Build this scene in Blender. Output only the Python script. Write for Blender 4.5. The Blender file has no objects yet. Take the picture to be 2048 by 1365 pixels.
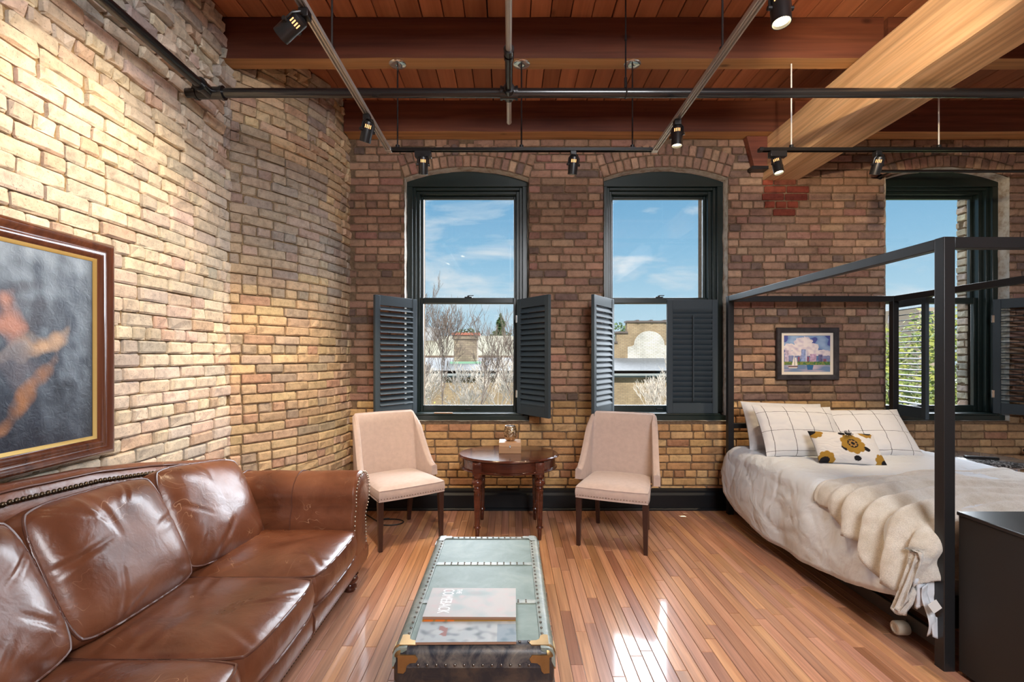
import bpy, bmesh, math, random
from mathutils import Vector, Matrix, noise
R = math.radians
PI = math.pi
scene = bpy.context.scene
COL = scene.collection

# ------------------------------------------------------------------ camera
FPX, VX, VY, CAMZ = 960.0, 1020.0, 712.0, 1.40      # focal length in pixels (of a 2048x1365 frame), vanishing point
cam_d = bpy.data.cameras.new('camera')
cam_d.sensor_width = 36.0
cam_d.lens = FPX / 2048 * 36.0
cam_d.shift_y = (VY - 682.5) / 2048
cam_d.shift_x = (1024 - VX) / 2048
cam_d.clip_end = 800
cam = bpy.data.objects.new('camera', cam_d)
cam.location = (0, 0, CAMZ)
cam.rotation_euler = (R(90), 0, 0)
COL.objects.link(cam)
scene.camera = cam

# ------------------------------------------------------------------ colour management
vs = scene.view_settings
scene.display_settings.display_device = 'sRGB'
vs.view_transform = 'Standard'
vs.look = 'None'
vs.exposure = 0.45
vs.gamma = 1.0
vs.use_curve_mapping = False

# ------------------------------------------------------------------ sky
world = bpy.data.worlds.new('sky')
scene.world = world
world.use_nodes = True
wt = world.node_tree
wt.nodes.clear()
def wn(t, **k):
    n = wt.nodes.new(t)
    for a, b in k.items():
        setattr(n, a, b)
    return n
w_out = wn('ShaderNodeOutputWorld')
w_bg = wn('ShaderNodeBackground')
w_tc = wn('ShaderNodeTexCoord')
w_sep = wn('ShaderNodeSeparateXYZ')
wt.links.new(w_tc.outputs['Generated'], w_sep.inputs[0])
w_ramp = wn('ShaderNodeValToRGB')
cr = w_ramp.color_ramp
cr.elements[0].position = 0.0
cr.elements[0].color = (0.62, 0.78, 0.88, 1)
cr.elements[1].position = 1.0
cr.elements[1].color = (0.10, 0.27, 0.55, 1)
for p, c in ((0.10, (0.46, 0.69, 0.85, 1)), (0.20, (0.29, 0.55, 0.78, 1)), (0.33, (0.17, 0.41, 0.67, 1))):
    e = cr.elements.new(p)
    e.color = c
wt.links.new(w_sep.outputs[2], w_ramp.inputs[0])
w_map = wn('ShaderNodeMapping')
w_map.inputs['Scale'].default_value = (2.2, 2.2, 7.5)
w_map.inputs['Location'].default_value = (0.35, 0.0, 0.1)
wt.links.new(w_tc.outputs['Generated'], w_map.inputs[0])
w_noise = wn('ShaderNodeTexNoise')
w_noise.inputs['Scale'].default_value = 2.1
w_noise.inputs['Detail'].default_value = 7
w_noise.inputs['Roughness'].default_value = 0.55
w_noise.inputs['Distortion'].default_value = 0.4
wt.links.new(w_map.outputs[0], w_noise.inputs['Vector'])
w_cr = wn('ShaderNodeValToRGB')
w_cr.color_ramp.elements[0].position = 0.53
w_cr.color_ramp.elements[0].color = (0, 0, 0, 1)
w_cr.color_ramp.elements[1].position = 0.70
w_cr.color_ramp.elements[1].color = (0.85, 0.85, 0.85, 1)
wt.links.new(w_noise.outputs['Fac'], w_cr.inputs[0])
w_mix = wn('ShaderNodeMixRGB')
w_mix.inputs[2].default_value = (0.80, 0.84, 0.88, 1)
wt.links.new(w_cr.outputs[0], w_mix.inputs[0])
wt.links.new(w_ramp.outputs[0], w_mix.inputs[1])
wt.links.new(w_mix.outputs[0], w_bg.inputs[0])
w_bg.inputs[1].default_value = 0.76
wt.links.new(w_bg.outputs[0], w_out.inputs[0])

# ------------------------------------------------------------------ large lights
def add_light(name, kind, loc, energy, color, target=None, **k):
    d = bpy.data.lights.new(name, kind)
    d.energy = energy
    d.color = color
    for a, b in k.items():
        setattr(d, a, b)
    o = bpy.data.objects.new(name, d)
    o.location = loc
    if target is not None:
        o.rotation_euler = (Vector(target) - Vector(loc)).to_track_quat('-Z', 'Y').to_euler()
    COL.objects.link(o)
    return o
# the sun stands behind the building and lights the houses across the yard
add_light('sun', 'SUN', (-10, -20, 25), 4.6, (1.0, 0.95, 0.86), target=(0, 10, 0), angle=R(0.6))
# added wide sun lamp, brightens the window side beyond the visible sky
add_light('sky_fill_sun', 'SUN', (17, 30, 12), 20.0, (0.86, 0.91, 1.0), target=(0, 0, 0), angle=R(85))
# added soft fill behind the camera, in place of the loft's other lamps
add_light('rear_fill', 'AREA', (1.15, -1.3, 3.25), 150, (0.93, 0.96, 1.0), target=(0.6, 2.4, 0.9), shape='RECTANGLE', size=1.4, size_y=1.4)

# ------------------------------------------------------------------ object helpers
def link(o):
    COL.objects.link(o)
    return o
def tag(o, label=None, cat=None, group=None, kind=None):
    if label: o['label'] = label
    if cat: o['category'] = cat
    if group: o['group'] = group
    if kind: o['kind'] = kind
    return o
def thing(name, label, cat, loc=(0, 0, 0), rotz=0.0, group=None, kind=None):
    o = bpy.data.objects.new(name, None)
    o.empty_display_size = 0.1
    o.location = loc
    o.rotation_euler = (0, 0, rotz)
    link(o)
    return tag(o, label, cat, group, kind)
def struct(name, label, loc=(0, 0, 0)):
    o = bpy.data.objects.new(name, None)
    o.location = loc
    link(o)
    return tag(o, label, None, None, 'structure')
def copy_tree(o, parent=None):
    c = o.copy()
    link(c)
    c.parent = parent
    for ch in list(o.children):
        copy_tree(ch, c)
    return c

class MB:
    """collects geometry, then becomes one mesh object"""
    def __init__(s):
        s.v = []; s.f = []; s.c = []; s.uv = None
    def add(s, vs, fs, col=None):
        b = len(s.v)
        s.v += [tuple(p) for p in vs]
        s.f += [tuple(i + b for i in f) for f in fs]
        if col is not None:
            s.c += [col] * (len(s.v) - len(s.c))
        return b
    def box(s, x0, x1, y0, y1, z0, z1, col=None, M=None):
        p = [(x0,y0,z0),(x1,y0,z0),(x1,y1,z0),(x0,y1,z0),(x0,y0,z1),(x1,y0,z1),(x1,y1,z1),(x0,y1,z1)]
        if M is not None: p = [M @ Vector(q) for q in p]
        s.add(p, [(3,2,1,0),(4,5,6,7),(0,1,5,4),(1,2,6,5),(2,3,7,6),(3,0,4,7)], col)
        return s
    def tube(s, pts, r, n=8, closed=False, caps=True, col=None):
        pts = [Vector(p) for p in pts]
        m = len(pts)
        rs = r if isinstance(r, (list, tuple)) else [r] * m
        vs = []; fs = []
        t0 = None; nrm = None
        for i in range(m):
            if closed: t = pts[(i+1) % m] - pts[i-1]
            elif i == 0: t = pts[1] - pts[0]
            elif i == m-1: t = pts[-1] - pts[-2]
            else: t = pts[i+1] - pts[i-1]
            if t.length < 1e-9: t = t0 or Vector((0,0,1))
            t = t.normalized()
            if nrm is None:
                a = Vector((0,0,1)) if abs(t.z) < 0.9 else Vector((1,0,0))
                nrm = t.cross(a).normalized()
            else:
                nrm = (nrm - t * nrm.dot(t))
                if nrm.length < 1e-6: nrm = t.orthogonal()
                nrm.normalize()
            b = t.cross(nrm)
            for k in range(n):
                a = 2*PI*k/n
                vs.append(pts[i] + (nrm*math.cos(a) + b*math.sin(a)) * rs[i])
            t0 = t
        for i in range(m if closed else m-1):
            j = (i+1) % m
            for k in range(n):
                l = (k+1) % n
                fs.append((i*n+k, i*n+l, j*n+l, j*n+k))
        if caps and not closed:
            fs.append(tuple(range(n-1, -1, -1)))
            fs.append(tuple((m-1)*n + k for k in range(n)))
        s.add(vs, fs, col)
        return s
    def cyl(s, p0, p1, r, n=12, r2=None, col=None):
        return s.tube([p0, p1], [r, r if r2 is None else r2], n, col=col)
    def lathe(s, prof, n=24, M=None, a0=0.0, flute=None):
        """prof: (r, z) from bottom to top"""
        vs = []; fs = []
        m = len(prof)
        for (r, z) in prof:
            for k in range(n):
                a = a0 + 2*PI*k/n
                rr = r
                if flute and flute[0] <= z <= flute[1]:
                    rr = r * (1 - flute[3] * (0.5 + 0.5*math.cos(a*flute[2])))
                p = Vector((rr*math.cos(a), rr*math.sin(a), z))
                vs.append(M @ p if M is not None else p)
        for i in range(m-1):
            for k in range(n):
                l = (k+1) % n
                fs.append((i*n+k, i*n+l, (i+1)*n+l, (i+1)*n+k))
        fs.append(tuple(range(n-1, -1, -1)))
        fs.append(tuple((m-1)*n + k for k in range(n)))
        s.add(vs, fs)
        return s
    def ball(s, c, r, n=10, m=6, sc=(1,1,1), half=False, M=None):
        vs = []; fs = []
        rows = m
        lo = 0.0 if half else -PI/2
        for i in range(rows+1):
            t = lo + (PI/2 - lo) * i/rows
            for k in range(n):
                a = 2*PI*k/n
                p = Vector((r*sc[0]*math.cos(t)*math.cos(a), r*sc[1]*math.cos(t)*math.sin(a), r*sc[2]*math.sin(t)))
                if M is not None: p = M @ p
                vs.append(Vector(c) + p)
        for i in range(rows):
            for k in range(n):
                l = (k+1) % n
                fs.append((i*n+k, i*n+l, (i+1)*n+l, (i+1)*n+k))
        s.add(vs, fs)
        return s
    def grid(s, fn, nu, nv, wrap_u=False, colfn=None, uvfn=None):
        """fn(u, v) with u, v in 0..1"""
        b = len(s.v)
        cu = nu if wrap_u else nu + 1
        for j in range(nv+1):
            for i in range(cu):
                u, v = i/nu, j/nv
                s.v.append(tuple(fn(u, v)))
                if colfn: s.c.append(colfn(u, v))
                if uvfn:
                    if s.uv is None: s.uv = []
                    s.uv.append(uvfn(u, v))
        for j in range(nv):
            for i in range(nu):
                i2 = (i+1) % cu if wrap_u else i+1
                s.f.append((b+j*cu+i, b+j*cu+i2, b+(j+1)*cu+i2, b+(j+1)*cu+i))
        return s
    def prism(s, poly, axis, a0, a1, col=None):
        """extrudes a 2-D polygon along axis; poly is in the two other axes in order"""
        def mk(p, a):
            if axis == 'x': return (a, p[0], p[1])
            if axis == 'y': return (p[0], a, p[1])
            return (p[0], p[1], a)
        n = len(poly)
        vs = [mk(p, a0) for p in poly] + [mk(p, a1) for p in poly]
        fs = [tuple(range(n)), tuple(range(2*n-1, n-1, -1))]
        for i in range(n):
            j = (i+1) % n
            fs.append((i, j+0, n+j, n+i))
        s.add(vs, fs, col)
        return s
    def mesh(s, name, sharp=35.0, fix=True):
        me = bpy.data.meshes.new(name)
        me.from_pydata(s.v, [], s.f)
        if s.c and len(s.c) == len(s.v):
            at = me.color_attributes.new('tint', 'FLOAT_COLOR', 'POINT')
            flat = []
            for c in s.c:
                flat += [c[0], c[1], c[2], c[3] if len(c) > 3 else 1.0]
            at.data.foreach_set('color', flat)
        if s.uv is not None and len(s.uv) == len(s.v):
            uvl = me.uv_layers.new(name='UVMap')
            flat = []
            for lp in me.loops:
                flat += list(s.uv[lp.vertex_index])
            uvl.data.foreach_set('uv', flat)
        if fix:
            bm = bmesh.new()
            bm.from_mesh(me)
            bmesh.ops.recalc_face_normals(bm, faces=bm.faces)
            bm.to_mesh(me)
            bm.free()
        if sharp is None:
            me.shade_flat()
        else:
            me.shade_smooth()
            if sharp < 180:
                me.set_sharp_from_angle(angle=R(sharp))
        return me
    def build(s, name, mat, parent=None, sharp=35.0, bevel=0.0, world=False, fix=True, seg=2):
        me = s.mesh(name, sharp, fix)
        if mat is not None:
            me.materials.append(mat)
        o = bpy.data.objects.new(name, me)
        link(o)
        if parent is not None:
            o.parent = parent
            if world:
                o.matrix_parent_inverse = (Matrix.Translation(parent.location) @ parent.rotation_euler.to_matrix().to_4x4()).inverted()
        if bevel > 0:
            b = o.modifiers.new('bevel', 'BEVEL')
            b.width = bevel
            b.segments = seg
            b.limit_method = 'ANGLE'
            b.angle_limit = R(40)
        return o
def nz(p, s=1.0, o=0.0):
    return noise.noise(Vector((p[0]*s + o, p[1]*s + o*1.7, p[2]*s - o*0.6)))
def px(p):
    return (VX + FPX*p[0]/max(p[1], 0.05), VY - FPX*(p[2]-CAMZ)/max(p[1], 0.05))
def px_area(corners):
    """projected size of four corners, 0 when outside the frame"""
    q = [px(p) for p in corners]
    if min(c[1] for c in corners) < 0.2: return 0.0
    cx = sum(a for a, b in q)/len(q); cy = sum(b for a, b in q)/len(q)
    if not (-20 < cx < 2068 and -20 < cy < 1385): return 0.0
    a = 0.0
    for i in range(len(q)):
        j = (i+1) % len(q)
        a += q[i][0]*q[j][1] - q[j][0]*q[i][1]
    return abs(a)/2
def lerp(a, b, t): return a + (b-a)*t
def sstep(a, b, x):
    t = min(1.0, max(0.0, (x-a)/(b-a)))
    return t*t*(3-2*t)
def interp(tab, x):
    if x <= tab[0][0]: return tab[0][1]
    for (a, b), (c, d) in zip(tab, tab[1:]):
        if x <= c: return lerp(b, d, (x-a)/(c-a))
    return tab[-1][1]

# ------------------------------------------------------------------ materials
class Mat:
    def __init__(s, name, base=(0.5,0.5,0.5), rough=0.5, metal=0.0, spec=0.5, coat=0.0, coat_rough=0.1, sheen=0.0, ior=None):
        s.m = bpy.data.materials.new(name)
        s.m.use_nodes = True
        s.nt = s.m.node_tree
        s.nt.nodes.clear()
        s.out = s.n('ShaderNodeOutputMaterial')
        s.b = s.n('ShaderNodeBsdfPrincipled')
        s.l(s.b.outputs[0], s.out.inputs[0])
        s.set('Base Color', (*base, 1)); s.set('Roughness', rough); s.set('Metallic', metal)
        s.set('Specular IOR Level', spec); s.set('Coat Weight', coat); s.set('Coat Roughness', coat_rough)
        if sheen: s.set('Sheen Weight', sheen)
        if ior: s.set('IOR', ior)
    def n(s, t, **k):
        q = s.nt.nodes.new(t)
        for a, b in k.items(): setattr(q, a, b)
        return q
    def l(s, a, b): s.nt.links.new(a, b)
    def set(s, k, v): s.b.inputs[k].default_value = v
    def coords(s, scale=(1,1,1), kind='Object', off=None, loc=(0,0,0), rot=(0,0,0)):
        tc = s.n('ShaderNodeTexCoord')
        mp = s.n('ShaderNodeMapping')
        mp.inputs['Scale'].default_value = scale
        mp.inputs['Location'].default_value = loc
        mp.inputs['Rotation'].default_value = rot
        src = tc.outputs[kind]
        if off is not None:
            va = s.n('ShaderNodeVectorMath', operation='ADD')
            s.l(src, va.inputs[0]); s.l(off, va.inputs[1]); src = va.outputs[0]
        s.l(src, mp.inputs[0])
        return mp.outputs[0]
    def noise(s, vec, scale=5.0, detail=4.0, rough=0.55, dist=0.0):
        q = s.n('ShaderNodeTexNoise')
        q.inputs['Scale'].default_value = scale
        q.inputs['Detail'].default_value = detail
        q.inputs['Roughness'].default_value = rough
        q.inputs['Distortion'].default_value = dist
        if vec is not None: s.l(vec, q.inputs['Vector'])
        return q.outputs['Fac']
    def ramp(s, fac, stops):
        q = s.n('ShaderNodeValToRGB')
        e = q.color_ramp.elements
        e[0].position = stops[0][0]; e[0].color = (*stops[0][1], 1) if isinstance(stops[0][1], tuple) else (stops[0][1],)*3 + (1,)
        e[1].position = stops[-1][0]; e[1].color = (*stops[-1][1], 1) if isinstance(stops[-1][1], tuple) else (stops[-1][1],)*3 + (1,)
        for p, c in stops[1:-1]:
            x = e.new(p); x.color = (*c, 1) if isinstance(c, tuple) else (c, c, c, 1)
        s.l(fac, q.inputs[0])
        return q.outputs[0]
    def mix(s, fac, a, b, mode='MIX'):
        q = s.n('ShaderNodeMixRGB', blend_type=mode)
        for i, v in ((0, fac), (1, a), (2, b)):
            if isinstance(v, (int, float)): q.inputs[i].default_value = v if i == 0 else (v, v, v, 1)
            elif isinstance(v, tuple): q.inputs[i].default_value = (*v, 1)
            else: s.l(v, q.inputs[i])
        return q.outputs[0]
    def math(s, op, a, b=0.0, c=None):
        q = s.n('ShaderNodeMath', operation=op)
        for i, v in ((0, a), (1, b), (2, c)):
            if v is None: continue
            if isinstance(v, (int, float)): q.inputs[i].default_value = v
            else: s.l(v, q.inputs[i])
        return q.outputs[0]
    def attr(s, name='tint'):
        q = s.n('ShaderNodeAttribute', attribute_name=name)
        return q
    def bump(s, h, strength=0.3, dist=0.01, prev=None):
        q = s.n('ShaderNodeBump')
        q.inputs['Strength'].default_value = strength
        q.inputs['Distance'].default_value = dist
        s.l(h, q.inputs['Height'])
        if prev is not None: s.l(prev, q.inputs['Normal'])
        return q.outputs[0]
    def to(s, sock, name): s.l(sock, s.b.inputs[name]); return s

def simple(name, base, rough=0.5, metal=0.0, spec=0.5, coat=0.0, var=0.0, bump=0.0, bscale=60.0):
    M = Mat(name, base, rough, metal, spec, coat)
    if var or bump:
        f = M.noise(M.coords(), bscale if bump else 8.0, 4)
        if var:
            g = M.noise(M.coords(), 7.0, 5)
            lo = tuple(c*(1-var) for c in base); hi = tuple(min(1, c*(1+var)) for c in base)
            M.to(M.ramp(g, [(0.3, lo), (0.7, hi)]), 'Base Color')
        if bump:
            M.to(M.bump(f, bump, 0.003), 'Normal')
    return M.m

def brick_material(name, pit=0.6):
    M = Mat(name, (0.4,0.3,0.2), 0.92, spec=0.2)
    a = M.attr()
    v = M.coords()
    n1 = M.noise(v, 22, 6, 0.65)
    n2 = M.noise(v, 120, 4, 0.6)
    c = M.mix(1.0, a.outputs['Color'], M.ramp(n1, [(0.25, 0.62), (0.5, 1.0), (0.75, 1.22)]), 'MULTIPLY')
    spots = M.ramp(n2, [(0.30, 0.45), (0.40, 1.0)])
    c = M.mix(0.7, c, M.mix(1.0, c, spots, 'MULTIPLY'))
    M.to(c, 'Base Color')
    h = M.mix(0.5, M.ramp(n1, [(0.3, 0.0), (0.7, 1.0)]), spots)
    M.to(M.bump(h, pit, 0.006), 'Normal')
    return M.m
M_brick = brick_material('old brick', 0.7)
M_brick_soft = brick_material('smooth brick', 0.45)
def mortar(name, c):
    M = Mat(name, c, 0.95, spec=0.1)
    n1 = M.noise(M.coords(), 40, 5, 0.7)
    M.to(M.ramp(n1, [(0.3, tuple(x*0.6 for x in c)), (0.7, tuple(x*1.3 for x in c))]), 'Base Color')
    M.to(M.bump(n1, 0.8, 0.01), 'Normal')
    return M.m
M_mortar = mortar('brown mortar', (0.20, 0.135, 0.085))
M_mortar_l = mortar('tan mortar', (0.31, 0.225, 0.135))
def limewash():
    M = Mat('lime washed brick', (0.62,0.58,0.52), 0.9, spec=0.2)
    v = M.coords()
    n = M.noise(v, 14, 6, 0.7)
    M.to(M.ramp(n, [(0.35, (0.40,0.30,0.22)), (0.5, (0.62,0.57,0.5)), (0.7, (0.72,0.70,0.66))]), 'Base Color')
    M.to(M.bump(n, 0.8, 0.015), 'Normal')
    return M.m
M_lime = limewash()

def wood(name, c0, c1, c2, axis='y', rough=0.5, coat=0.0, scale=1.0, knots=True, tint=False, streak=1.0, bumpk=0.25):
    M = Mat(name, c1, rough, spec=0.4, coat=coat, coat_rough=0.08)
    st = {'x': (0.9, 14, 14), 'y': (14, 0.9, 14), 'z': (14, 14, 0.9)}[axis]
    st = tuple(q*scale for q in st)
    off = None
    if tint:
        a = M.attr()
        vm = M.n('ShaderNodeVectorMath', operation='MULTIPLY')
        cb = M.n('ShaderNodeCombineXYZ')
        for i in range(3): M.l(a.outputs['Alpha'], cb.inputs[i])
        M.l(cb.outputs[0], vm.inputs[0]); vm.inputs[1].default_value = (7.3, 31.0, 3.1)
        off = vm.outputs[0]
    else:
        oi = M.n('ShaderNodeObjectInfo')
        vm = M.n('ShaderNodeVectorMath', operation='MULTIPLY')
        cb = M.n('ShaderNodeCombineXYZ')
        for i in range(3): M.l(oi.outputs['Random'], cb.inputs[i])
        M.l(cb.outputs[0], vm.inputs[0]); vm.inputs[1].default_value = (7.3, 31.0, 3.1)
        off = vm.outputs[0]
    v = M.coords(st, off=off)
    n1 = M.noise(v, 1.0, 5, 0.6, 0.6)
    v2 = M.coords(tuple(q*4.5 if q > 2 else q*1.5 for q in st), off=off)
    n2 = M.noise(v2, 1.0, 3, 0.5)
    c = M.ramp(n1, [(0.28, c0), (0.5, c1), (0.75, c2)])
    c = M.mix(0.55*streak, c, M.mix(1.0, c, M.ramp(n2, [(0.35, 0.55), (0.6, 1.15)]), 'MULTIPLY'))
    if knots:
        v3 = M.coords(tuple(3.2 if q > 2 else 1.6 for q in st), off=off)
        vo = M.n('ShaderNodeTexVoronoi'); vo.inputs['Scale'].default_value = 1.3
        M.l(v3, vo.inputs['Vector'])
        k = M.ramp(vo.outputs['Distance'], [(0.03, 0.28), (0.10, 1.0)])
        c = M.mix(0.8, c, M.mix(1.0, c, k, 'MULTIPLY'))
    if tint:
        c = M.mix(1.0, c, a.outputs['Color'], 'MULTIPLY')
    else:
        c = M.mix(1.0, c, M.ramp(oi.outputs['Random'], [(0.0, 0.72), (1.0, 1.22)]), 'MULTIPLY')
    M.to(c, 'Base Color')
    if bumpk: M.to(M.bump(n2, bumpk, 0.002), 'Normal')
    return M.m
M_floor = wood('varnished oak strip', (0.34,0.162,0.092), (0.48,0.255,0.155), (0.59,0.340,0.215), 'y', 0.32, 0.65, 1.2, False, True, 0.8, 0.05)
M_ceil = wood('red fir plank', (0.31,0.100,0.045), (0.43,0.160,0.076), (0.53,0.215,0.105), 'y', 0.55, 0.0, 0.5, True, False, 0.45)
M_joist = wood('dark fir joist', (0.10,0.028,0.018), (0.165,0.052,0.030), (0.25,0.088,0.045), 'x', 0.55, 0.0, 0.6, True, False, 0.9)
M_girder = wood('tan fir girder', (0.50,0.29,0.145), (0.66,0.42,0.235), (0.74,0.51,0.31), 'y', 0.6, 0.0, 0.75, True, False, 1.0, 0.6)
M_mahog = wood('mahogany', (0.040,0.009,0.005), (0.075,0.018,0.009), (0.11,0.028,0.014), 'x', 0.22, 0.6, 1.0, False, False, 0.5, 0.0)
M_darkleg = simple('dark walnut leg', (0.035,0.012,0.009), 0.35, coat=0.3)
M_frame_w = wood('burl frame wood', (0.045,0.013,0.006), (0.085,0.026,0.012), (0.13,0.045,0.02), 'z', 0.22, 0.6, 1.2, False, False, 0.6, 0.0)
M_gold = simple('gilt slip', (0.62,0.42,0.14), 0.35, 0.6)
M_green = simple('dark green paint', (0.010,0.020,0.018), 0.32, spec=0.5, coat=0.2)
M_shutter = simple('charcoal shutter paint', (0.042,0.058,0.070), 0.55, spec=0.3)
M_black = simple('black satin metal', (0.010,0.010,0.011), 0.36, spec=0.5)
M_pipe = simple('black pipe enamel', (0.012,0.012,0.013), 0.25, spec=0.6, coat=0.3)
M_bedblack = simple('black bed lacquer', (0.012,0.012,0.013), 0.42, spec=0.5)
M_base = simple('black baseboard paint', (0.006,0.007,0.009), 0.45, spec=0.3)
M_chrome = simple('polished steel', (0.75,0.76,0.78), 0.16, 1.0)
M_track = simple('brushed track metal', (0.60,0.60,0.58), 0.30, 0.55)
M_white = simple('white enamel', (0.75,0.75,0.73), 0.35)
M_plaster = simple('white plaster', (0.72,0.69,0.64), 0.9, var=0.05)
M_brass = simple('old brass', (0.36,0.22,0.09), 0.42, 0.85, var=0.35)
M_nail = simple('antique nail', (0.10,0.075,0.05), 0.3, 0.9)
M_glassy = None
def glass(name, fac=0.06):
    m = bpy.data.materials.new(name)
    m.use_nodes = True
    nt = m.node_tree; nt.nodes.clear()
    o = nt.nodes.new('ShaderNodeOutputMaterial')
    mx = nt.nodes.new('ShaderNodeMixShader')
    t = nt.nodes.new('ShaderNodeBsdfTransparent')
    t.inputs[0].default_value = (0.97, 0.985, 0.98, 1)
    g = nt.nodes.new('ShaderNodeBsdfGlossy')
    g.inputs['Roughness'].default_value = 0.02
    mx.inputs[0].default_value = fac
    nt.links.new(t.outputs[0], mx.inputs[1]); nt.links.new(g.outputs[0], mx.inputs[2]); nt.links.new(mx.outputs[0], o.inputs[0])
    return m
M_pane = glass('window glass', 0.03)
def emit(name, c, s):
    m = bpy.data.materials.new(name)
    m.use_nodes = True
    nt = m.node_tree; nt.nodes.clear()
    o = nt.nodes.new('ShaderNodeOutputMaterial')
    e = nt.nodes.new('ShaderNodeEmission')
    e.inputs[0].default_value = (*c, 1); e.inputs[1].default_value = s
    nt.links.new(e.outputs[0], o.inputs[0])
    return m
M_bulb = emit('lamp lens', (1.0, 0.80, 0.48), 9.0)
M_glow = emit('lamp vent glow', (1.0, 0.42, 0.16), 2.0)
def leather():
    M = Mat('brown leather', (0.2,0.07,0.03), 0.36, spec=0.5, coat=0.15, coat_rough=0.2)
    v = M.coords()
    n1 = M.noise(v, 4.5, 5, 0.6, 0.4)
    c = M.ramp(n1, [(0.28, (0.105,0.033,0.015)), (0.5, (0.165,0.055,0.025)), (0.75, (0.235,0.088,0.043))])
    n3 = M.noise(M.coords(rot=(0.3,0.5,0.9)), 7.0, 1.0, 0.4, 1.6)
    line = M.math('LESS_THAN', M.math('ABSOLUTE', M.math('SUBTRACT', n3, 0.5)), 0.0042)
    msk = M.ramp(M.noise(v, 3.2, 3), [(0.52, 0.0), (0.58, 1.0)])
    sc = M.math('MULTIPLY', line, 0.6)
    f = M.mix(1.0, sc, msk, 'MULTIPLY')
    c = M.mix(f, c, (0.52,0.31,0.19))
    M.to(c, 'Base Color')
    n4 = M.noise(v, 11, 3, 0.5, 0.9)
    n5 = M.noise(v, 260, 2, 0.5)
    n6 = M.noise(M.coords((1, 1, 1), rot=(0.4, 0.2, 0.7)), 30, 3, 0.55, 1.8)
    b1 = M.bump(n6, 0.14, 0.004, M.bump(n4, 0.28, 0.010))
    M.to(M.bump(n5, 0.12, 0.001, b1), 'Normal')
    M.to(M.ramp(n1, [(0.3, 0.26), (0.7, 0.40)]), 'Roughness')
    return M.m
M_leather = leather()
M_welt = simple('leather piping', (0.12,0.045,0.028), 0.35, coat=0.25)
def linen(name, c, sc=380, rough=0.95, sheen=0.3, b=0.25):
    M = Mat(name, c, rough, spec=0.15, sheen=sheen)
    v = M.coords()
    w1 = M.n('ShaderNodeTexWave', bands_direction='X'); w1.inputs['Scale'].default_value = sc; w1.inputs['Distortion'].default_value = 1.5
    w2 = M.n('ShaderNodeTexWave', bands_direction='Z'); w2.inputs['Scale'].default_value = sc; w2.inputs['Distortion'].default_value = 1.5
    M.l(v, w1.inputs[0]); M.l(v, w2.inputs[0])
    h = M.mix(0.5, w1.outputs['Color'], w2.outputs['Color'])
    n = M.noise(v, 30, 4)
    M.to(M.ramp(n, [(0.3, tuple(x*0.93 for x in c)), (0.7, tuple(min(1, x*1.05) for x in c))]), 'Base Color')
    M.to(M.bump(h, b, 0.001), 'Normal')
    return M.m
M_linen = linen('pale linen upholstery', (0.54,0.42,0.37), 260)
def cotton():
    M = Mat('rumpled white cotton', (0.66,0.70,0.75), 0.95, spec=0.1, sheen=0.2)
    v = M.coords()
    n = M.noise(v, 4.2, 3, 0.5, 0.7)
    n2 = M.noise(v, 13, 3, 0.55, 0.9)
    M.to(M.bump(n2, 0.35, 0.014, M.bump(n, 0.6, 0.05)), 'Normal')
    return M.m
M_duvet = cotton()
M_pillow = linen('white pillow cotton', (0.68,0.69,0.71), 400, b=0.1)
def fur():
    M = Mat('cream plush', (0.66,0.56,0.44), 1.0, spec=0.05, sheen=0.6)
    v = M.coords()
    n = M.noise(v, 9, 5, 0.6)
    n2 = M.noise(v, 230, 3, 0.7)
    c = M.ramp(n, [(0.3, (0.52,0.46,0.38)), (0.6, (0.67,0.63,0.57))])
    M.to(M.mix(0.35, c, M.mix(1.0, c, M.ramp(n2, [(0.35, 0.5), (0.6, 1.2)]), 'MULTIPLY')), 'Base Color')
    M.to(M.bump(n2, 0.7, 0.006), 'Normal')
    return M.m
M_fur = fur()
def vcol(name, rough=0.6, spec=0.4, coat=0.0, bump=0.0, bsc=60):
    M = Mat(name, (0.5,0.5,0.5), rough, spec=spec, coat=coat)
    a = M.attr()
    M.to(a.outputs['Color'], 'Base Color')
    if bump:
        M.to(M.bump(M.noise(M.coords(), bsc, 5, 0.65, 0.8), bump, 0.004), 'Normal')
    return M.m
M_paint = vcol('oil paint', 0.35, 0.5, 0.15, 0.5, 34)
M_print = vcol('printed paper', 0.7, 0.3)
M_gloss = vcol('magazine cover', 0.55, 0.3)
M_cush = vcol('embroidered cushion', 0.95, 0.1)

# ================================================================== the room
XL, YW, ZC = -1.93, 4.39, 3.66        # left wall, window wall, ceiling boards
XR, YB = 5.35, -3.0                    # right wall, rear wall (both outside the photograph)
rng = random.Random(7)

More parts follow.
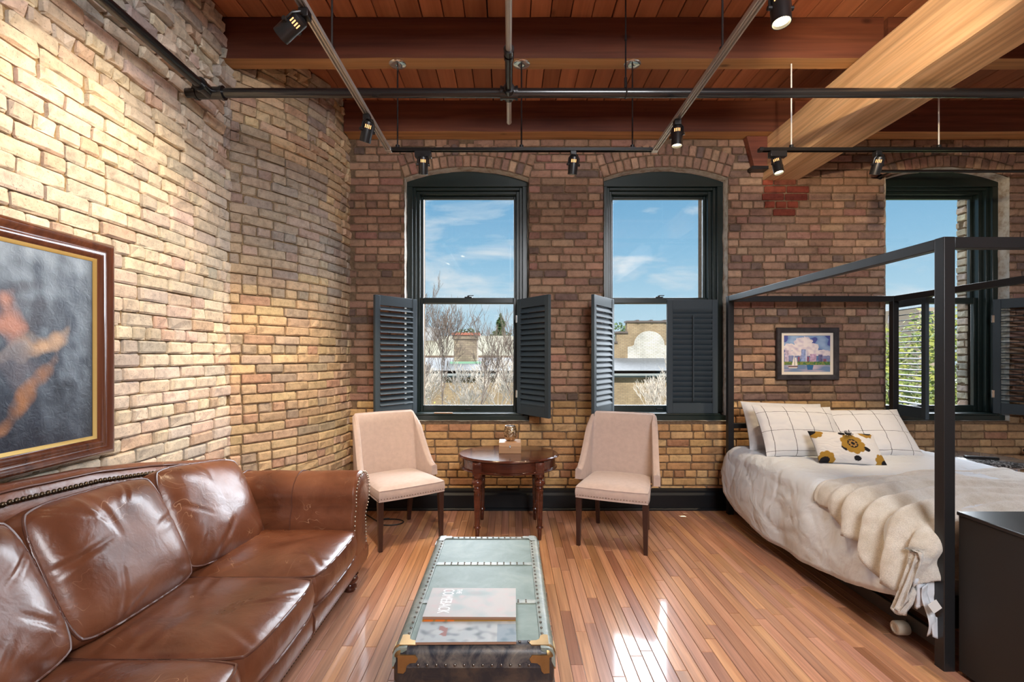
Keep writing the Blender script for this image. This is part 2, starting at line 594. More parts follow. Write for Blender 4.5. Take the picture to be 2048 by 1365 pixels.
# ------------------------------------------------------------------ floor
floor = struct('floor', 'glossy honey oak strip floor')
MB().box(-3.4, XR+0.1, YB-0.1, YW+0.3, -0.12, -0.021).build('subfloor', simple('subfloor', (0.05,0.025,0.012), 0.8), floor)
boards = []
x = -2.3
while x < XR:
    w = 0.0572
    y = YB - rng.uniform(0, 0.9)
    while y < YW:
        L = rng.choice([0.42, 0.55, 0.7, 0.85, 1.0, 1.25, 1.5]) * rng.uniform(0.9, 1.1)
        boards.append((x, x+w, y, min(y+L, YW+0.05)))
        y += L
    x += w
def board_mesh(b, mb):
    x0, x1, y0, y1 = b
    r = random.Random(int(x0*7919) + int(y0*104729))
    v = 0.80 + 0.36*r.random()
    t = r.random()
    col = (v*lerp(1.0, 1.08, t), v*lerp(0.93, 1.05, t), v*lerp(0.85, 1.05, 1-t), r.random())
    if r.random() < 0.07: col = (col[0]*0.72, col[1]*0.66, col[2]*0.62, col[3])
    g = 0.0007
    dz = r.uniform(-0.0006, 0.0)
    a = 0.0016
    x0 += g; x1 -= g; y0 += g; y1 -= g
    vs_ = [(x0,y0,-0.02),(x1,y0,-0.02),(x1,y1,-0.02),(x0,y1,-0.02),
          (x0,y0,dz-a),(x1,y0,dz-a),(x1,y1,dz-a),(x0,y1,dz-a),
          (x0+a,y0+a,dz),(x1-a,y0+a,dz),(x1-a,y1-a,dz),(x0+a,y1-a,dz)]
    fs_ = [(0,1,5,4),(1,2,6,5),(2,3,7,6),(3,0,4,7),(4,5,9,8),(5,6,10,9),(6,7,11,10),(7,4,8,11),(8,9,10,11)]
    mb.add(vs_, fs_, col)
def board_rank(b):
    y0 = max(b[2], 1.75)
    if b[3] <= y0: return 0
    if b[1] < -0.95 or (b[0] > 2.05): return 0.01*(b[3]-y0)
    if -0.36 < b[0] < 0.1 and b[3] < 2.6: return 0
    return px_area([(b[0], y0, 0), (b[1], y0, 0), (b[1], b[3], 0), (b[0], b[3], 0)])
boards.sort(key=board_rank, reverse=True)
for b in boards[:300]:
    m = MB(); board_mesh(b, m)
    m.build('floor_board', M_floor, floor, sharp=None)
m = MB()
for b in boards[300:]:
    board_mesh(b, m)
tag(m.build('floor_boards', M_floor, floor, sharp=None), kind='stuff')

# ------------------------------------------------------------------ ceiling
ceiling = struct('ceiling', 'reddish fir plank ceiling')
MB().box(-3.4, XR+0.1, YB-0.1, YW+0.5, ZC+0.035, ZC+0.3).build('deck', simple('ceiling deck', (0.02,0.008,0.004), 0.9), ceiling)
x = -2.6
while x < XR:
    w = rng.choice([0.135, 0.14, 0.145, 0.15])
    g = rng.choice([0.0025, 0.003, 0.0035, 0.005])
    y0 = YB
    cuts = [YB, rng.uniform(0.3, 2.9), YW+0.3]
    for a, b in zip(cuts, cuts[1:]):
        MB().box(x+g, x+w-g, a+0.001, b-0.001, ZC + rng.uniform(-0.001, 0.006), ZC+0.034).build('ceiling_plank', M_ceil, ceiling, sharp=None, bevel=0.003, seg=1)
    x += w
# joists run across, on top of the girder
M_sawn_lit = wood('sawn fir lit from below', (0.44,0.21,0.08), (0.58,0.30,0.12), (0.68,0.38,0.17), 'x', 0.65, 0.0, 0.6, True, False, 0.8)
def joist(yf, x0, x1, label, w=0.125):
    mb = MB()
    r = random.Random(int(yf*100)+int(x0*10)+50)
    n = 40
    def fn(u, v):
        X = lerp(x0, x1, u)
        k = int(round(v*4)) % 4
        yy = yf if k in (0, 3) else yf + w
        zz = 3.385 if k in (0, 1) else ZC
        p = (X, yy, zz)
        return (X, yy + 0.004*nz(p, 3), zz + (0.006*nz(p, 2.5, 3) if k in (0, 1) else 0.0))
    mb.grid(fn, n, 4)
    mb.f.append(tuple(range(0, 4*(n+1), n+1)))
    mb.f.append(tuple(n + i*(n+1) for i in range(4)))
    o = mb.build('ceiling_joist', M_joist, None, sharp=30, bevel=0.004)
    o.data.materials.append(M_sawn_lit)          # rough-sawn underside, light from below put into its lighter colour
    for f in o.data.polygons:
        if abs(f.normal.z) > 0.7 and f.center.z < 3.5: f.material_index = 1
    if label is None:
        o.name = 'joist'; o.parent = ceiling; return o
    return tag(o, label, 'beam', 'ceiling joists')
joist(3.20, -1.99, 2.49, 'dark red-brown wooden ceiling joist with three round rod plates under it')
joist(3.20, 2.52, XR, 'short piece of wooden ceiling joist right of the girder, nearer the camera')
joist(4.245, -1.47, 2.49, 'reddish wooden ceiling joist lying along the top of the brick window wall', 0.3)
joist(4.245, 2.52, XR, 'reddish wooden ceiling joist above the rightmost window', 0.3)
joist(2.16, -1.99, 2.49, None)
joist(2.16, 2.52, XR, None)
# the big girder runs front to back
mb = MB()
def gfn(u, v):
    Y = lerp(YB, YW+0.1, u)
    k = int(round(v*4)) % 4
    X = 2.32 if k in (0, 3) else 2.65
    Z = 3.01 if k in (0, 1) else 3.38
    p = (X, Y, Z)
    return (X + 0.006*nz(p, 2.2), Y, Z + 0.006*nz(p, 2.2, 5) - (0.0 if k in (0, 1) else 0.0))
mb.grid(gfn, 70, 4)
mb.f.append(tuple(range(0, 4*71, 71)))
mb.f.append(tuple(70 + i*71 for i in range(4)))
tag(mb.build('ceiling_girder', M_girder, None, sharp=30, bevel=0.012), 'massive pale rough-sawn wooden girder running overhead towards the window wall', 'beam')
# iron bearing plate and timber block where joist and girder meet the wall
br = thing('wall_bracket', 'small black iron bracket with timber block beside the girder end', 'bracket', (2.24, YW, 3.04))
MB().box(2.17, 2.32, YW-0.09, YW, 3.075, 3.105).build('bracket_plate', M_black, br, world=True, bevel=0.003)
MB().prism([(2.20, 3.105), (2.318, 3.105), (2.318, 3.38), (2.13, 3.38)], 'y', YW-0.07, YW).build('timber_block', M_joist, br, world=True, bevel=0.004)

# ------------------------------------------------------------------ brickwork
PITCH, BH = 0.0705, 0.0595
def brick_geo(L, H, D, rough, r, chip=0.0):
    """a brick seen from its face; local x length, local z height, local y into the wall; about 50 triangles"""
    us = [0, 0.05 + 0.02*r.random(), 0.5 + r.uniform(-.1, .1), 0.95 - 0.02*r.random(), 1]
    ws = [0, 0.15, 0.85, 1]
    vs_ = []
    for j, w in enumerate(ws):
        for i, u in enumerate(us):
            edge = i in (0, 4) or j in (0, 3)
            corner = i in (0, 4) and j in (0, 3)
            xx = (u-0.5)*L; zz = (w-0.5)*H
            if edge:
                xx += r.uniform(-1, 1)*rough*0.35; zz += r.uniform(-1, 1)*rough*0.3
                yy = 0.006 + abs(r.gauss(0, 1))*rough*0.6
                if corner:
                    yy += 0.004; xx *= 0.985; zz *= 0.93
                    if r.random() < chip: yy += r.uniform(0.005, 0.013); xx *= 0.95; zz *= 0.88
            else:
                yy = r.gauss(0, 1)*rough*0.6
                if r.random() < chip*0.5: yy += r.uniform(0.004, 0.011)
            vs_.append((xx, yy, zz))
    fs_ = []
    for j in range(3):
        for i in range(4):
            a = j*5+i
            fs_.append((a, a+1, a+6, a+5))
    ring = [0,1,2,3,4,9,14,19,18,17,16,15,10,5]
    b = len(vs_)
    for k in ring:
        p = vs_[k]
        vs_.append((p[0], D, p[2]))
    n = len(ring)
    for k in range(n):
        l = (k+1) % n
        fs_.append((ring[l], ring[k], b+k, b+l))
    return vs_, fs_
class Bricks:
    def __init__(s, wall, mat, limit=300):
        s.wall = wall; s.mat = mat; s.items = []; s.limit = limit
    def add(s, M, L, H, D, rough, r, col, chip=0.0):
        vs_, fs_ = brick_geo(L, H, D, rough, r, chip)
        vs_ = [M @ Vector(p) for p in vs_]
        c = [M @ Vector(q) for q in ((-L/2,0,-H/2),(L/2,0,-H/2),(L/2,0,H/2),(-L/2,0,H/2))]
        s.items.append((px_area(c), vs_, fs_, (*col, r.random())))
    def build(s, hide=None):
        s.items.sort(key=lambda t: -t[0])
        for a, vs_, fs_, col in s.items[:s.limit]:
            q = MB(); q.add(vs_, fs_, col)
            q.build('brick', s.mat, s.wall, sharp=None, fix=False)
        rest = s.items[s.limit:]
        if rest:
            q = MB()
            for a, vs_, fs_, col in rest: q.add(vs_, fs_, col)
            tag(q.build('bricks', s.mat, s.wall, sharp=None, fix=False), kind='stuff')
def pick(r, pal):
    t = r.random() * sum(w for w, c in pal)
    for w, c in pal:
        t -= w
        if t <= 0:
            k = r.uniform(0.86, 1.12)
            return tuple(q*k*r.uniform(0.97, 1.03) for q in c)
    return pal[0][1]
PAL_BACK = [(5, (0.37,0.228,0.155)), (4, (0.32,0.190,0.135)), (3, (0.42,0.270,0.180)), (2, (0.26,0.160,0.120)), (1.2, (0.19,0.130,0.108)), (1, (0.33,0.175,0.135))]
PAL_LEFT = [(6, (0.70,0.60,0.47)), (4, (0.65,0.56,0.45)), (2, (0.68,0.54,0.46)), (2, (0.55,0.49,0.42)), (1.0, (0.58,0.43,0.33))]
PAL_LOW = [(5, (0.50,0.31,0.145)), (3, (0.44,0.255,0.12)), (2, (0.55,0.36,0.18)), (1, (0.38,0.20,0.11))]
PAL_CORN = [(5, (0.63,0.47,0.29)), (4, (0.57,0.42,0.27)), (2, (0.60,0.43,0.31)), (2, (0.45,0.36,0.27)), (1.0, (0.51,0.33,0.23))]
PAL_RED = [(1, (0.30,0.075,0.045)), (1, (0.25,0.06,0.04)), (0.4, (0.33,0.11,0.07))]
def course(u0, u1, i, r, header=False):
    """brick spans along one course"""
    L = 0.105 if header else 0.215
    u = u0 - (0.107 if i % 2 else 0.0) - r.uniform(0, 0.03)
    out = []
    while u < u1:
        l = L
        if not header and r.random() < 0.13: l = 0.107
        out.append((u, u+l*r.uniform(0.96, 1.03)))
        u = out[-1][1]
    return out

# windows: centre, half width, sill, spring, crown
HW, ZS, ZSP, ZCR = 0.572, 0.80, 3.03, 3.13
RA = (HW*HW + (ZCR-ZSP)**2) / (2*(ZCR-ZSP))
ZA = ZCR - RA
WINS = [-0.398, 1.425, 4.0]
RING = 0.108
def blocked(xm_lo, xm_hi, z):
    """cuts a span by the window openings and arches at height z; returns the remaining spans"""
    spans = [(xm_lo, xm_hi)]
    for xc in WINS:
        if ZS <= z <= ZSP: h = HW
        elif z > ZSP:
            ro = RA + 2*RING + 0.004
            if z >= ZA + ro: continue
            h = min(math.sqrt(ro*ro - (z-ZA)**2), HW + (z-ZSP)*0.37)
        else: continue
        new = []
        for a, b in spans:
            if b <= xc-h or a >= xc+h: new.append((a, b)); continue
            if a < xc-h: new.append((a, xc-h))
            if b > xc+h: new.append((xc+h, b))
        spans = new
    return spans
XC0 = -1.46
wall_back = struct('wall_back', 'orange-brown brick wall with three arched window openings')
mm = MB()
Yf, Yi, Yo = YW+0.014, YW+0.30, YW+0.38
ZT = ZC + 0.2
edges = [XC0-0.3] + [e for xc in WINS for e in (xc-HW, xc+HW)] + [XR+0.1]
for a, b in zip(edges[0::2], edges[1::2]):
    mm.box(a, b, Yf, Yi, -0.1, ZT)
for xc in WINS:
    mm.box(xc-HW, xc+HW, Yf, Yi, -0.1, ZS)
    N = 20
    for k in range(N):
        xa = xc - HW + 2*HW*k/N; xb = xc - HW + 2*HW*(k+1)/N
        za = ZA + math.sqrt(RA*RA - (xa-xc)**2); zb = ZA + math.sqrt(RA*RA - (xb-xc)**2)
        mm.prism([(xa, za), (xb, zb), (xb, ZT), (xa, ZT)], 'y', Yf, Yi)
# outer leaf, with a narrower opening
edges = [XC0-0.3] + [e for xc in WINS for e in (xc-0.445, xc+0.445)] + [XR+0.1]
for a, b in zip(edges[0::2], edges[1::2]):
    mm.box(a, b, Yi, Yo, -0.1, ZT)
for xc in WINS:
    mm.box(xc-0.445, xc+0.445, Yi, Yo, -0.1, 0.88)
    mm.box(xc-0.445, xc+0.445, Yi, Yo, 2.96, ZT)
mm.build('mortar', M_mortar, wall_back, sharp=None)
B = Bricks(wall_back, M_brick_soft)
r = random.Random(11)
NC = int(3.45/PITCH)
for i in range(NC+3):
    zc = i*PITCH + PITCH/2
    for (u0, u1) in course(XC0-0.05, XR, i, r, header=(i % 7 == 4)):
        u0c, u1c = u0 + 0.0055, u1 - 0.0055
        for a, b in blocked(u0c, u1c, zc):
            if b - a < 0.018: continue
            xm = (a+b)/2
            if xm < XC0-0.02: continue
            pal = PAL_LOW if zc < 1.02 else PAL_BACK
            if 2.30 < xm < 2.68 and 2.70 < zc < 3.02: pal = PAL_RED
            col = pick(r, pal)
            if nz((xm, 3.1, zc), 1.6) > 0.28: col = tuple(q*0.74 for q in col)
            if xm > 3.3 and zc < 3: col = tuple(lerp(q, 0.33, 0.14) for q in col)
            edge = (b-a) < (u1c-u0c) - 0.01
            B.add(Matrix.Translation((xm, YW - r.uniform(0, 0.006), zc + r.uniform(-.0015, .0015))), b-a, BH, 0.06, 0.0026 if not edge else 0.006, r, col, 0.10 if not edge else 0.35)
# two rings of bricks over each window
for xc in WINS:
    for ring in range(2):
        rr = RA + RING*(ring + 0.5)
        th = math.asin(HW/RA)
        n = int(round(2*th*rr/0.0715))
        for k in range(n):
            a = -th + 2*th*(k+0.5)/n
            Mx = Matrix.Translation((xc + rr*math.sin(a), YW - r.uniform(0.0, 0.008), ZA + rr*math.cos(a))) @ Matrix.Rotation(a, 4, 'Y') @ Matrix.Rotation(R(90), 4, 'Y')
            B.add(Mx, RING-0.010, 2*th*rr/n-0.011, 0.06, 0.004, r, pick(r, PAL_BACK), 0.15)
B.build()

# left wall, facing +X
wall_left = struct('wall_left', 'bright rough cream brick wall behind the sofa')
MB().box(XL-0.35, XL-0.021, YB-0.1, 3.36, -0.1, ZT).build('mortar', M_mortar_l, wall_left, sharp=None)
B = Bricks(wall_left, M_brick)
r = random.Random(23)
FACE_L = Matrix.Rotation(R(90), 4, 'Z')        # local -y (outwards) becomes +x
for i in range(int(ZT/PITCH)):
    zc = i*PITCH + PITCH/2
    if zc > ZC: break
    for (u0, u1) in course(0.6, 3.34, i, r, header=(i % 6 == 3)):
        a, b = u0+0.0075, min(u1-0.0075, 3.325)
        if b - a < 0.03: continue
        um = (a+b)/2
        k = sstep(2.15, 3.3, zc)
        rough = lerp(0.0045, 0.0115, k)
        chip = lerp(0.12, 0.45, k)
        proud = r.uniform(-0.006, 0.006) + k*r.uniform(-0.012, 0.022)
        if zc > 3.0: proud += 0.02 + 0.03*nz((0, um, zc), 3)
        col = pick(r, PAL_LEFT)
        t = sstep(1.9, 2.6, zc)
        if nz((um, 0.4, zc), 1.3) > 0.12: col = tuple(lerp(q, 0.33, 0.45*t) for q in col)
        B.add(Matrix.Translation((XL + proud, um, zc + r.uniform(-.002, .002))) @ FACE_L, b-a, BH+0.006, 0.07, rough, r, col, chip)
B.build()

# rounded brick corner between the left wall and the window wall
wall_corner = struct('wall_corner', 'rounded cream and grey brick pier in the corner left of the windows')
CC = Vector((XL, 3.31, 0)) + 1.6*Vector((-math.sin(R(45)), math.cos(R(45)), 0))
def arc(phi, rad=1.6): return Vector((CC.x + rad*math.sin(phi), CC.y - rad*math.cos(phi), 0))
mm = MB()
def cfn(u, v):
    p = arc(lerp(R(43), R(91), u), 1.581)
    return (p.x, p.y, lerp(-0.1, ZT, v))
mm.grid(cfn, 24, 1)
def cfn2(u, v):
    p = arc(lerp(R(43), R(91), u), 1.35)
    return (p.x, p.y, lerp(-0.1, ZT, v))
mm.grid(cfn2, 24, 1)
mm.build('mortar', M_mortar_l, wall_corner, sharp=30, fix=False)
B = Bricks(wall_corner, M_brick)
r = random.Random(31)
SL = 1.6*R(45)
for i in range(int(ZT/PITCH)):
    zc = i*PITCH + PITCH/2
    if zc > ZC: break
    for (u0, u1) in course(-0.02, SL+0.04, i, r, header=(i % 6 == 2)):
        a, b = u0+0.006, u1-0.006
        if b > SL + 0.03: b = SL + 0.03
        if a < 0.0: a = 0.0
        if b - a < 0.03: continue
        um = (a+b)/2
        phi = R(45) + um/1.6
        k = sstep(1.7, 3.2, zc)
        p = arc(phi, 1.6 + r.uniform(-0.005, 0.006) + 0.008*k*r.uniform(-1, 1))
        Mx = Matrix.Translation((p.x, p.y, zc + r.uniform(-.003, .003))) @ Matrix.Rotation(phi, 4, 'Z')
        col = pick(r, PAL_CORN)
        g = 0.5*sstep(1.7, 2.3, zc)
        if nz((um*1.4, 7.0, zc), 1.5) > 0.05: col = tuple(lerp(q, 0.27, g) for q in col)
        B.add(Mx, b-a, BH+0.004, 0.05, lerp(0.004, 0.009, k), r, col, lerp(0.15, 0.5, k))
B.build()
tag(MB().box(XR, XR+0.2, YB-0.1, YW+0.3, -0.1, ZT).build('wall_right', M_plaster, None, sharp=None), 'plain white plaster wall out of frame', kind='structure')
tag(MB().box(-2.4, XR+0.2, YB-0.25, YB-0.05, -0.1, ZT).build('wall_rear', M_plaster, None, sharp=None), 'plain white plaster wall behind the camera', kind='structure')
# baseboard under the windows
bb = struct('baseboard_back', 'glossy black baseboard')
MB().prism([(YW-0.045, 0.0), (YW-0.045, 0.135), (YW-0.032, 0.155), (YW-0.032, 0.175), (YW-0.012, 0.19), (YW, 0.19), (YW, 0.0)], 'x', XC0, XR).build('board', M_base, bb, sharp=30)
MB().prism([(YW-0.062, 0.0), (YW-0.062, 0.012), (YW-0.055, 0.020), (YW-0.045, 0.022), (YW-0.045, 0.0)], 'x', XC0, XR).build('shoe_moulding', M_base, bb, sharp=30)

# ------------------------------------------------------------------ windows
def window(i, xc):
    w = struct('window_%d' % (i+1), ['dark green arched window with both shutters open behind the left chair', 'dark green arched window with one shutter closed', 'dark green arched window behind the canopy bed'][i], (xc, YW, ZS))
    def bld(mb, name, mat=M_green, bevel=0.002, parent=w, sharp=30):
        return mb.build(name, mat, parent if parent is not w else w, world=(parent is w), bevel=bevel, sharp=sharp)
    # rough lime-washed reveal
    rv = MB()
    for sgn in (-1, 1):
        def fn(u, v, sgn=sgn):
            z = lerp(ZS, ZSP+0.01, v); y = lerp(YW-0.002, YW+0.13, u)
            d = 0.004 + 0.012*abs(nz((sgn*3+xc, y*3, z), 7)) * (1 if u < 0.8 else 0.3)
            return (xc + sgn*(HW-d), y, z)
        rv.grid(fn, 4, 60)
    def fn(u, v):
        xx = lerp(-HW, HW, v); y = lerp(YW-0.002, YW+0.13, u)
        z = ZA + math.sqrt(RA*RA - xx*xx) - 0.004 - 0.010*abs(nz((xx, y, 2), 9))
        return (xc+xx, y, z)
    rv.grid(fn, 4, 30)
    rv.grid(lambda u, v: (xc + lerp(-HW, HW, v), lerp(YW-0.004, YW+0.1, u), ZS + 0.004 + 0.006*nz((v*5, u, xc), 4)), 3, 24)
    rv.build('reveal', M_lime, w, world=True, sharp=60, fix=False)
    # arched head board and side casings
    Y0 = YW + 0.10
    zh = 2.985
    poly = [(xc-HW+0.004, zh)] + [(xc + q, ZA + math.sqrt(RA*RA - q*q) - 0.006) for q in [(-HW+0.004) + (2*HW-0.008)*k/24 for k in range(25)]] + [(xc+HW-0.004, zh)]
    hb = MB(); hb.prism(poly, 'y', Y0, Y0+0.12); bld(hb, 'arched_head')
    cs = MB()
    for sgn in (-1, 1):
        a, b = sorted((xc+sgn*(HW-0.004), xc+sgn*0.515)); cs.box(a, b, Y0, Y0+0.12, ZS+0.07, zh)
    bld(cs, 'casing', bevel=0.004)
    for k, (ho, hi, zt0, zt1, ya, yb) in enumerate(((0.515, 0.488, 2.985, 2.962, Y0+0.035, Y0+0.12), (0.488, 0.458, 2.962, 2.936, Y0+0.075, Y0+0.16))):
        fr = MB()
        for sgn in (-1, 1):
            a, b = sorted((xc+sgn*ho, xc+sgn*hi)); fr.box(a, b, ya, yb, ZS+0.07, zt0)
        fr.box(xc-hi, xc+hi, ya, yb, zt1, zt0)
        bld(fr, ('stop_moulding', 'inner_jamb')[k], bevel=0.003)
    def sash(name, ya, yb, z0, z1, bot, top, st):
        sb = MB()
        hi = 0.458 - st
        sb.box(xc-0.458, xc-hi, ya, yb, z0, z1); sb.box(xc+hi, xc+0.458, ya, yb, z0, z1)
        sb.box(xc-hi, xc+hi, ya, yb, z0, z0+bot); sb.box(xc-hi, xc+hi, ya, yb, z1-top, z1)
        o = bld(sb, name, bevel=0.004)
        p = MB(); ym = (ya+yb)/2
        p.box(xc-hi-0.004, xc+hi+0.004, ym-0.002, ym+0.002, z0+bot-0.004, z1-top+0.004)
        p.build('pane', M_pane, o, sharp=None)
        return o
    sash('upper_sash', YW+0.235, YW+0.27, 1.90, 2.936, 0.05, 0.026, 0.024)
    lo = sash('lower_sash', YW+0.195, YW+0.23, 0.865, 1.955, 0.062, 0.052, 0.028)
    lk = MB()
    lk.box(xc-0.035, xc+0.035, YW+0.185, YW+0.225, 1.955, 1.963); lk.cyl((xc, YW+0.205, 1.963), (xc, YW+0.205, 1.975), 0.012, 10); lk.box(xc, xc+0.05, YW+0.198, YW+0.21, 1.972, 1.979)
    lk.build('sash_lock', M_black, lo, sharp=30)
    hd = MB(); hd.box(xc-0.03, xc+0.03, YW+0.175, YW+0.196, 0.888, 0.897); hd.build('sash_lift', M_black, lo, sharp=30, bevel=0.002)
    sl = MB(); sl.box(xc-0.515, xc+0.515, YW+0.03, YW+0.24, 0.850, 0.868); bld(sl, 'sill', bevel=0.004)
    ap = MB(); ap.box(xc-HW+0.006, xc+HW-0.006, YW+0.035, YW+0.12, ZS+0.004, 0.850); bld(ap, 'apron', bevel=0.004)
    return w
for i, xc in enumerate(WINS): window(i, xc)

# louvred shutters, hinge edge at local x = 0, leaf runs along +x, room side is -y when closed
SW, SH, ST = 0.468, 1.052, 0.028
def make_shutter(name, label, tilt, rod):
    t = thing(name, label, 'shutter', group='window shutters')
    st, rt, rb = 0.052, 0.085, 0.095
    for a in (0.0, SW-st):
        MB().box(a, a+st, -ST/2, ST/2, 0, SH).build('stile', M_shutter, t, sharp=30, bevel=0.003)
    MB().box(st, SW-st, -ST/2+0.003, ST/2-0.003, SH-rt, SH).build('rail', M_shutter, t, sharp=30, bevel=0.002)
    MB().box(st, SW-st, -ST/2+0.003, ST/2-0.003, 0, rb).build('rail', M_shutter, t, sharp=30, bevel=0.002)
    n = 18
    me = None
    for k in range(n):
        z = rb + (SH-rt-rb)*(k+0.5)/n
        if me is None:
            q = MB()
            hw, ht = 0.029, 0.0042
            poly = [(-hw, 0), (-hw*0.8, -ht*0.7), (0, -ht), (hw*0.8, -ht*0.7), (hw, 0), (hw*0.8, ht*0.7), (0, ht), (-hw*0.8, ht*0.7)]
            q.prism(poly, 'x', st-0.001, SW-st+0.001)
            o = q.build('slat', M_shutter, t, sharp=50)
            me = o.data
        else:
            o = bpy.data.objects.new('slat', me); link(o); o.parent = t
        o.location = (0, 0, z)
        o.rotation_euler = (tilt, 0, 0)
    if rod:
        MB().box(SW/2-0.006, SW/2+0.006, *sorted((rod*0.026, rod*0.037)), rb+0.02, SH-rt-0.06).build('tilt_rod', M_shutter, t, sharp=30, bevel=0.002)
    for z in (0.18, SH-0.18):
        h = MB(); h.cyl((-0.006, -ST/2-0.002, z-0.035), (-0.006, -ST/2-0.002, z+0.035), 0.0045, 8); h.box(-0.004, 0.012, -ST/2-0.002, -ST/2+0.001, z-0.033, z+0.033)
        h.build('hinge', M_chrome, t, sharp=30)
    return t
YH = YW + 0.055
def put_shutter(hx, ang, label, tilt, mirror=False, rod=False):
    """ang: direction of the leaf in plan, degrees from +X"""
    t = make_shutter('window_shutter', label, tilt, rod)
    t.location = (hx, YH, 0.868)
    t.rotation_euler = (0, 0, R(ang))
    return t
put_shutter(WINS[0]-0.472, 180+53, 'open louvred shutter left of the first window, behind the left chair', R(-38))
put_shutter(WINS[0]+0.472, -56, 'open louvred shutter on the right of the first window', R(60))
put_shutter(WINS[1]-0.472, 180+57, 'open louvred shutter seen edgeways left of the second window', R(-58))
put_shutter(WINS[1]+0.495, 180, 'closed black louvred shutter with tilt rod on the second window', R(62), rod=1)
put_shutter(WINS[2]-0.472, 180+82, 'dark open shutter with light between its slats, beside the bed post', R(8))
put_shutter(WINS[2]+0.472, -50, 'open shutter with level slats at the right edge of the photo', R(4))

# ================================================================== furniture
def rsq(u, v, k=0.06):
    f = 1 - k*(u*u*v*v)**2
    return u*f, v*f
def cushion(M, w, d, e, top, bot, seed=0, wr=0.012, n=34, k=0.07, side=0.012, sag=0.0):
    """box cushion: w along local x, d along local y, half edge e, crowns top / bot; returns mesh builder and the two welt loops"""
    mb = MB()
    rc = random.Random(seed*17+3)
    creases = []
    for _ in range(9):
        a0 = rc.uniform(0, 2*PI)
        p0 = Vector((max(-0.97, min(0.97, 1.3*math.cos(a0))), max(-0.97, min(0.97, 1.3*math.sin(a0)))))
        dr = (Vector((rc.uniform(-0.5, 0.5), rc.uniform(-0.5, 0.5))) - p0).normalized()
        creases.append((p0, dr, rc.uniform(0.35, 0.95), rc.uniform(0.025, 0.06), rc.uniform(-0.5, 0.5), rc.uniform(0.4, 1.0)))
    def wrk(u, v):
        d = 0.0
        for (p0, dr, ln, wd, bend, dp) in creases:
            q_ = Vector((u, v)) - p0
            t = q_.dot(dr)/ln
            if t < -0.05 or t > 1: continue
            off = q_.x*dr.y - q_.y*dr.x + bend*0.25*t*t
            d -= dp*math.exp(-(off/wd)**2)*(1-t)**0.7*min(1, (t+0.05)*8)
            d += 0.5*dp*math.exp(-((abs(off)-2.0*wd)/(1.3*wd))**2)*(1-t)*min(1, (t+0.05)*8)
        m = (1-u**8)*(1-v**8)
        return wr*(d*m + 0.5*nz((u*1.3, v*1.3, seed), 1.6)*m)
    def surf(u, v, sgn, crown):
        x, y = rsq(u, v, k)
        h = crown*((1-u**4)*(1-v**4))**0.75 - sag*(1-u*u)*(1-v*v)*(1 if sgn > 0 else 0)
        return M @ Vector((x*w/2, y*d/2, sgn*(e + h + wrk(u, v)*(1 if sgn > 0 else 0.4))))
    mb.grid(lambda a, b: surf(2*a-1, 2*b-1, 1, top), n, n)
    mb.grid(lambda a, b: surf(2*a-1, 2*b-1, -1, bot), n, n)
    per = []
    for i in range(n): per.append((-1 + 2*i/n, -1))
    for i in range(n): per.append((1, -1 + 2*i/n))
    for i in range(n): per.append((1 - 2*i/n, 1))
    for i in range(n): per.append((-1, 1 - 2*i/n))
    N = len(per)
    def sfn(a, b):
        u, v = per[int(round(a*N)) % N]
        t = 2*b - 1
        x, y = rsq(u, v, k)
        f = 1 + side*2/w*(1-t*t) + 0.010*nz((u*3, v*3, t*2+seed), 2.0)*(1-t*t)
        return M @ Vector((x*w/2*f, y*d/2*f, e*t))
    mb.grid(sfn, N, 6, wrap_u=True)
    loops = []
    for t in (1, -1):
        lp = []
        for (u, v) in per:
            x, y = rsq(u, v, k)
            lp.append(M @ Vector((x*w/2*1.004, y*d/2*1.004, e*t)))
        loops.append(lp)
    return mb, loops

# ------------------------------------------------------------------ leather sofa along the left wall
sofa = thing('leather_sofa', 'large worn brown leather sofa with rolled arms along the brick wall', 'sofa', (-1.4, 1.9, 0))
def sb(mb, name, mat=M_leather, sharp=50, parent=sofa, **k):
    return mb.build(name, mat, parent, sharp=sharp, world=(parent is sofa), **k)
SY0, SY1 = 1.005, 2.785
def zback(y): return interp([(0.6, 0.72), (0.95, 0.80), (1.3, 0.90), (1.7, 0.935), (2.08, 0.912), (2.4, 0.865), (2.9, 0.77), (3.1, 0.74)], y)
mb = MB()
bprof = [(-1.905, 0.10), (-1.905, 0.55), (-1.908, 0.86), (-1.895, 0.965), (-1.865, 1.0), (-1.825, 1.0), (-1.795, 0.975), (-1.775, 0.93), (-1.76, 0.86), (-1.72, 0.50), (-1.72, 0.10)]
def bfn(u, v):
    y = lerp(0.70, 3.06, u)
    i = v*(len(bprof)-1); a = int(min(i, len(bprof)-2)); t = i-a
    X = lerp(bprof[a][0], bprof[a+1][0], t); q = lerp(bprof[a][1], bprof[a+1][1], t)
    Z = lerp(0.10, zback(y), (q-0.10)/0.90)
    return (X, y, Z + 0.003*nz((X, y, Z), 6))
mb.grid(bfn, 60, (len(bprof)-1)*2)
back = sb(mb, 'back')
w = MB()
w.tube([(-1.795, y, lerp(0.10, zback(y), 0.975) + 0.004) for y in [0.72+2.33*i/60 for i in range(61)]], 0.006, 6)
w.build('piping', M_welt, back, sharp=60)
nail = MB(); nail.ball((0,0,0), 0.0108, 12, 4, half=True)
nail_me = nail.mesh('nail_head', 180)
nail_me.materials.append(M_nail)
y = 0.76
while y < 2.75:
    o = bpy.data.objects.new('nail_head', nail_me); link(o); o.parent = back
    z = lerp(0.10, zback(y), 0.935)
    o.location = (-1.772, y, z); o.rotation_euler = (0, R(80), 0)
    y += 0.0235
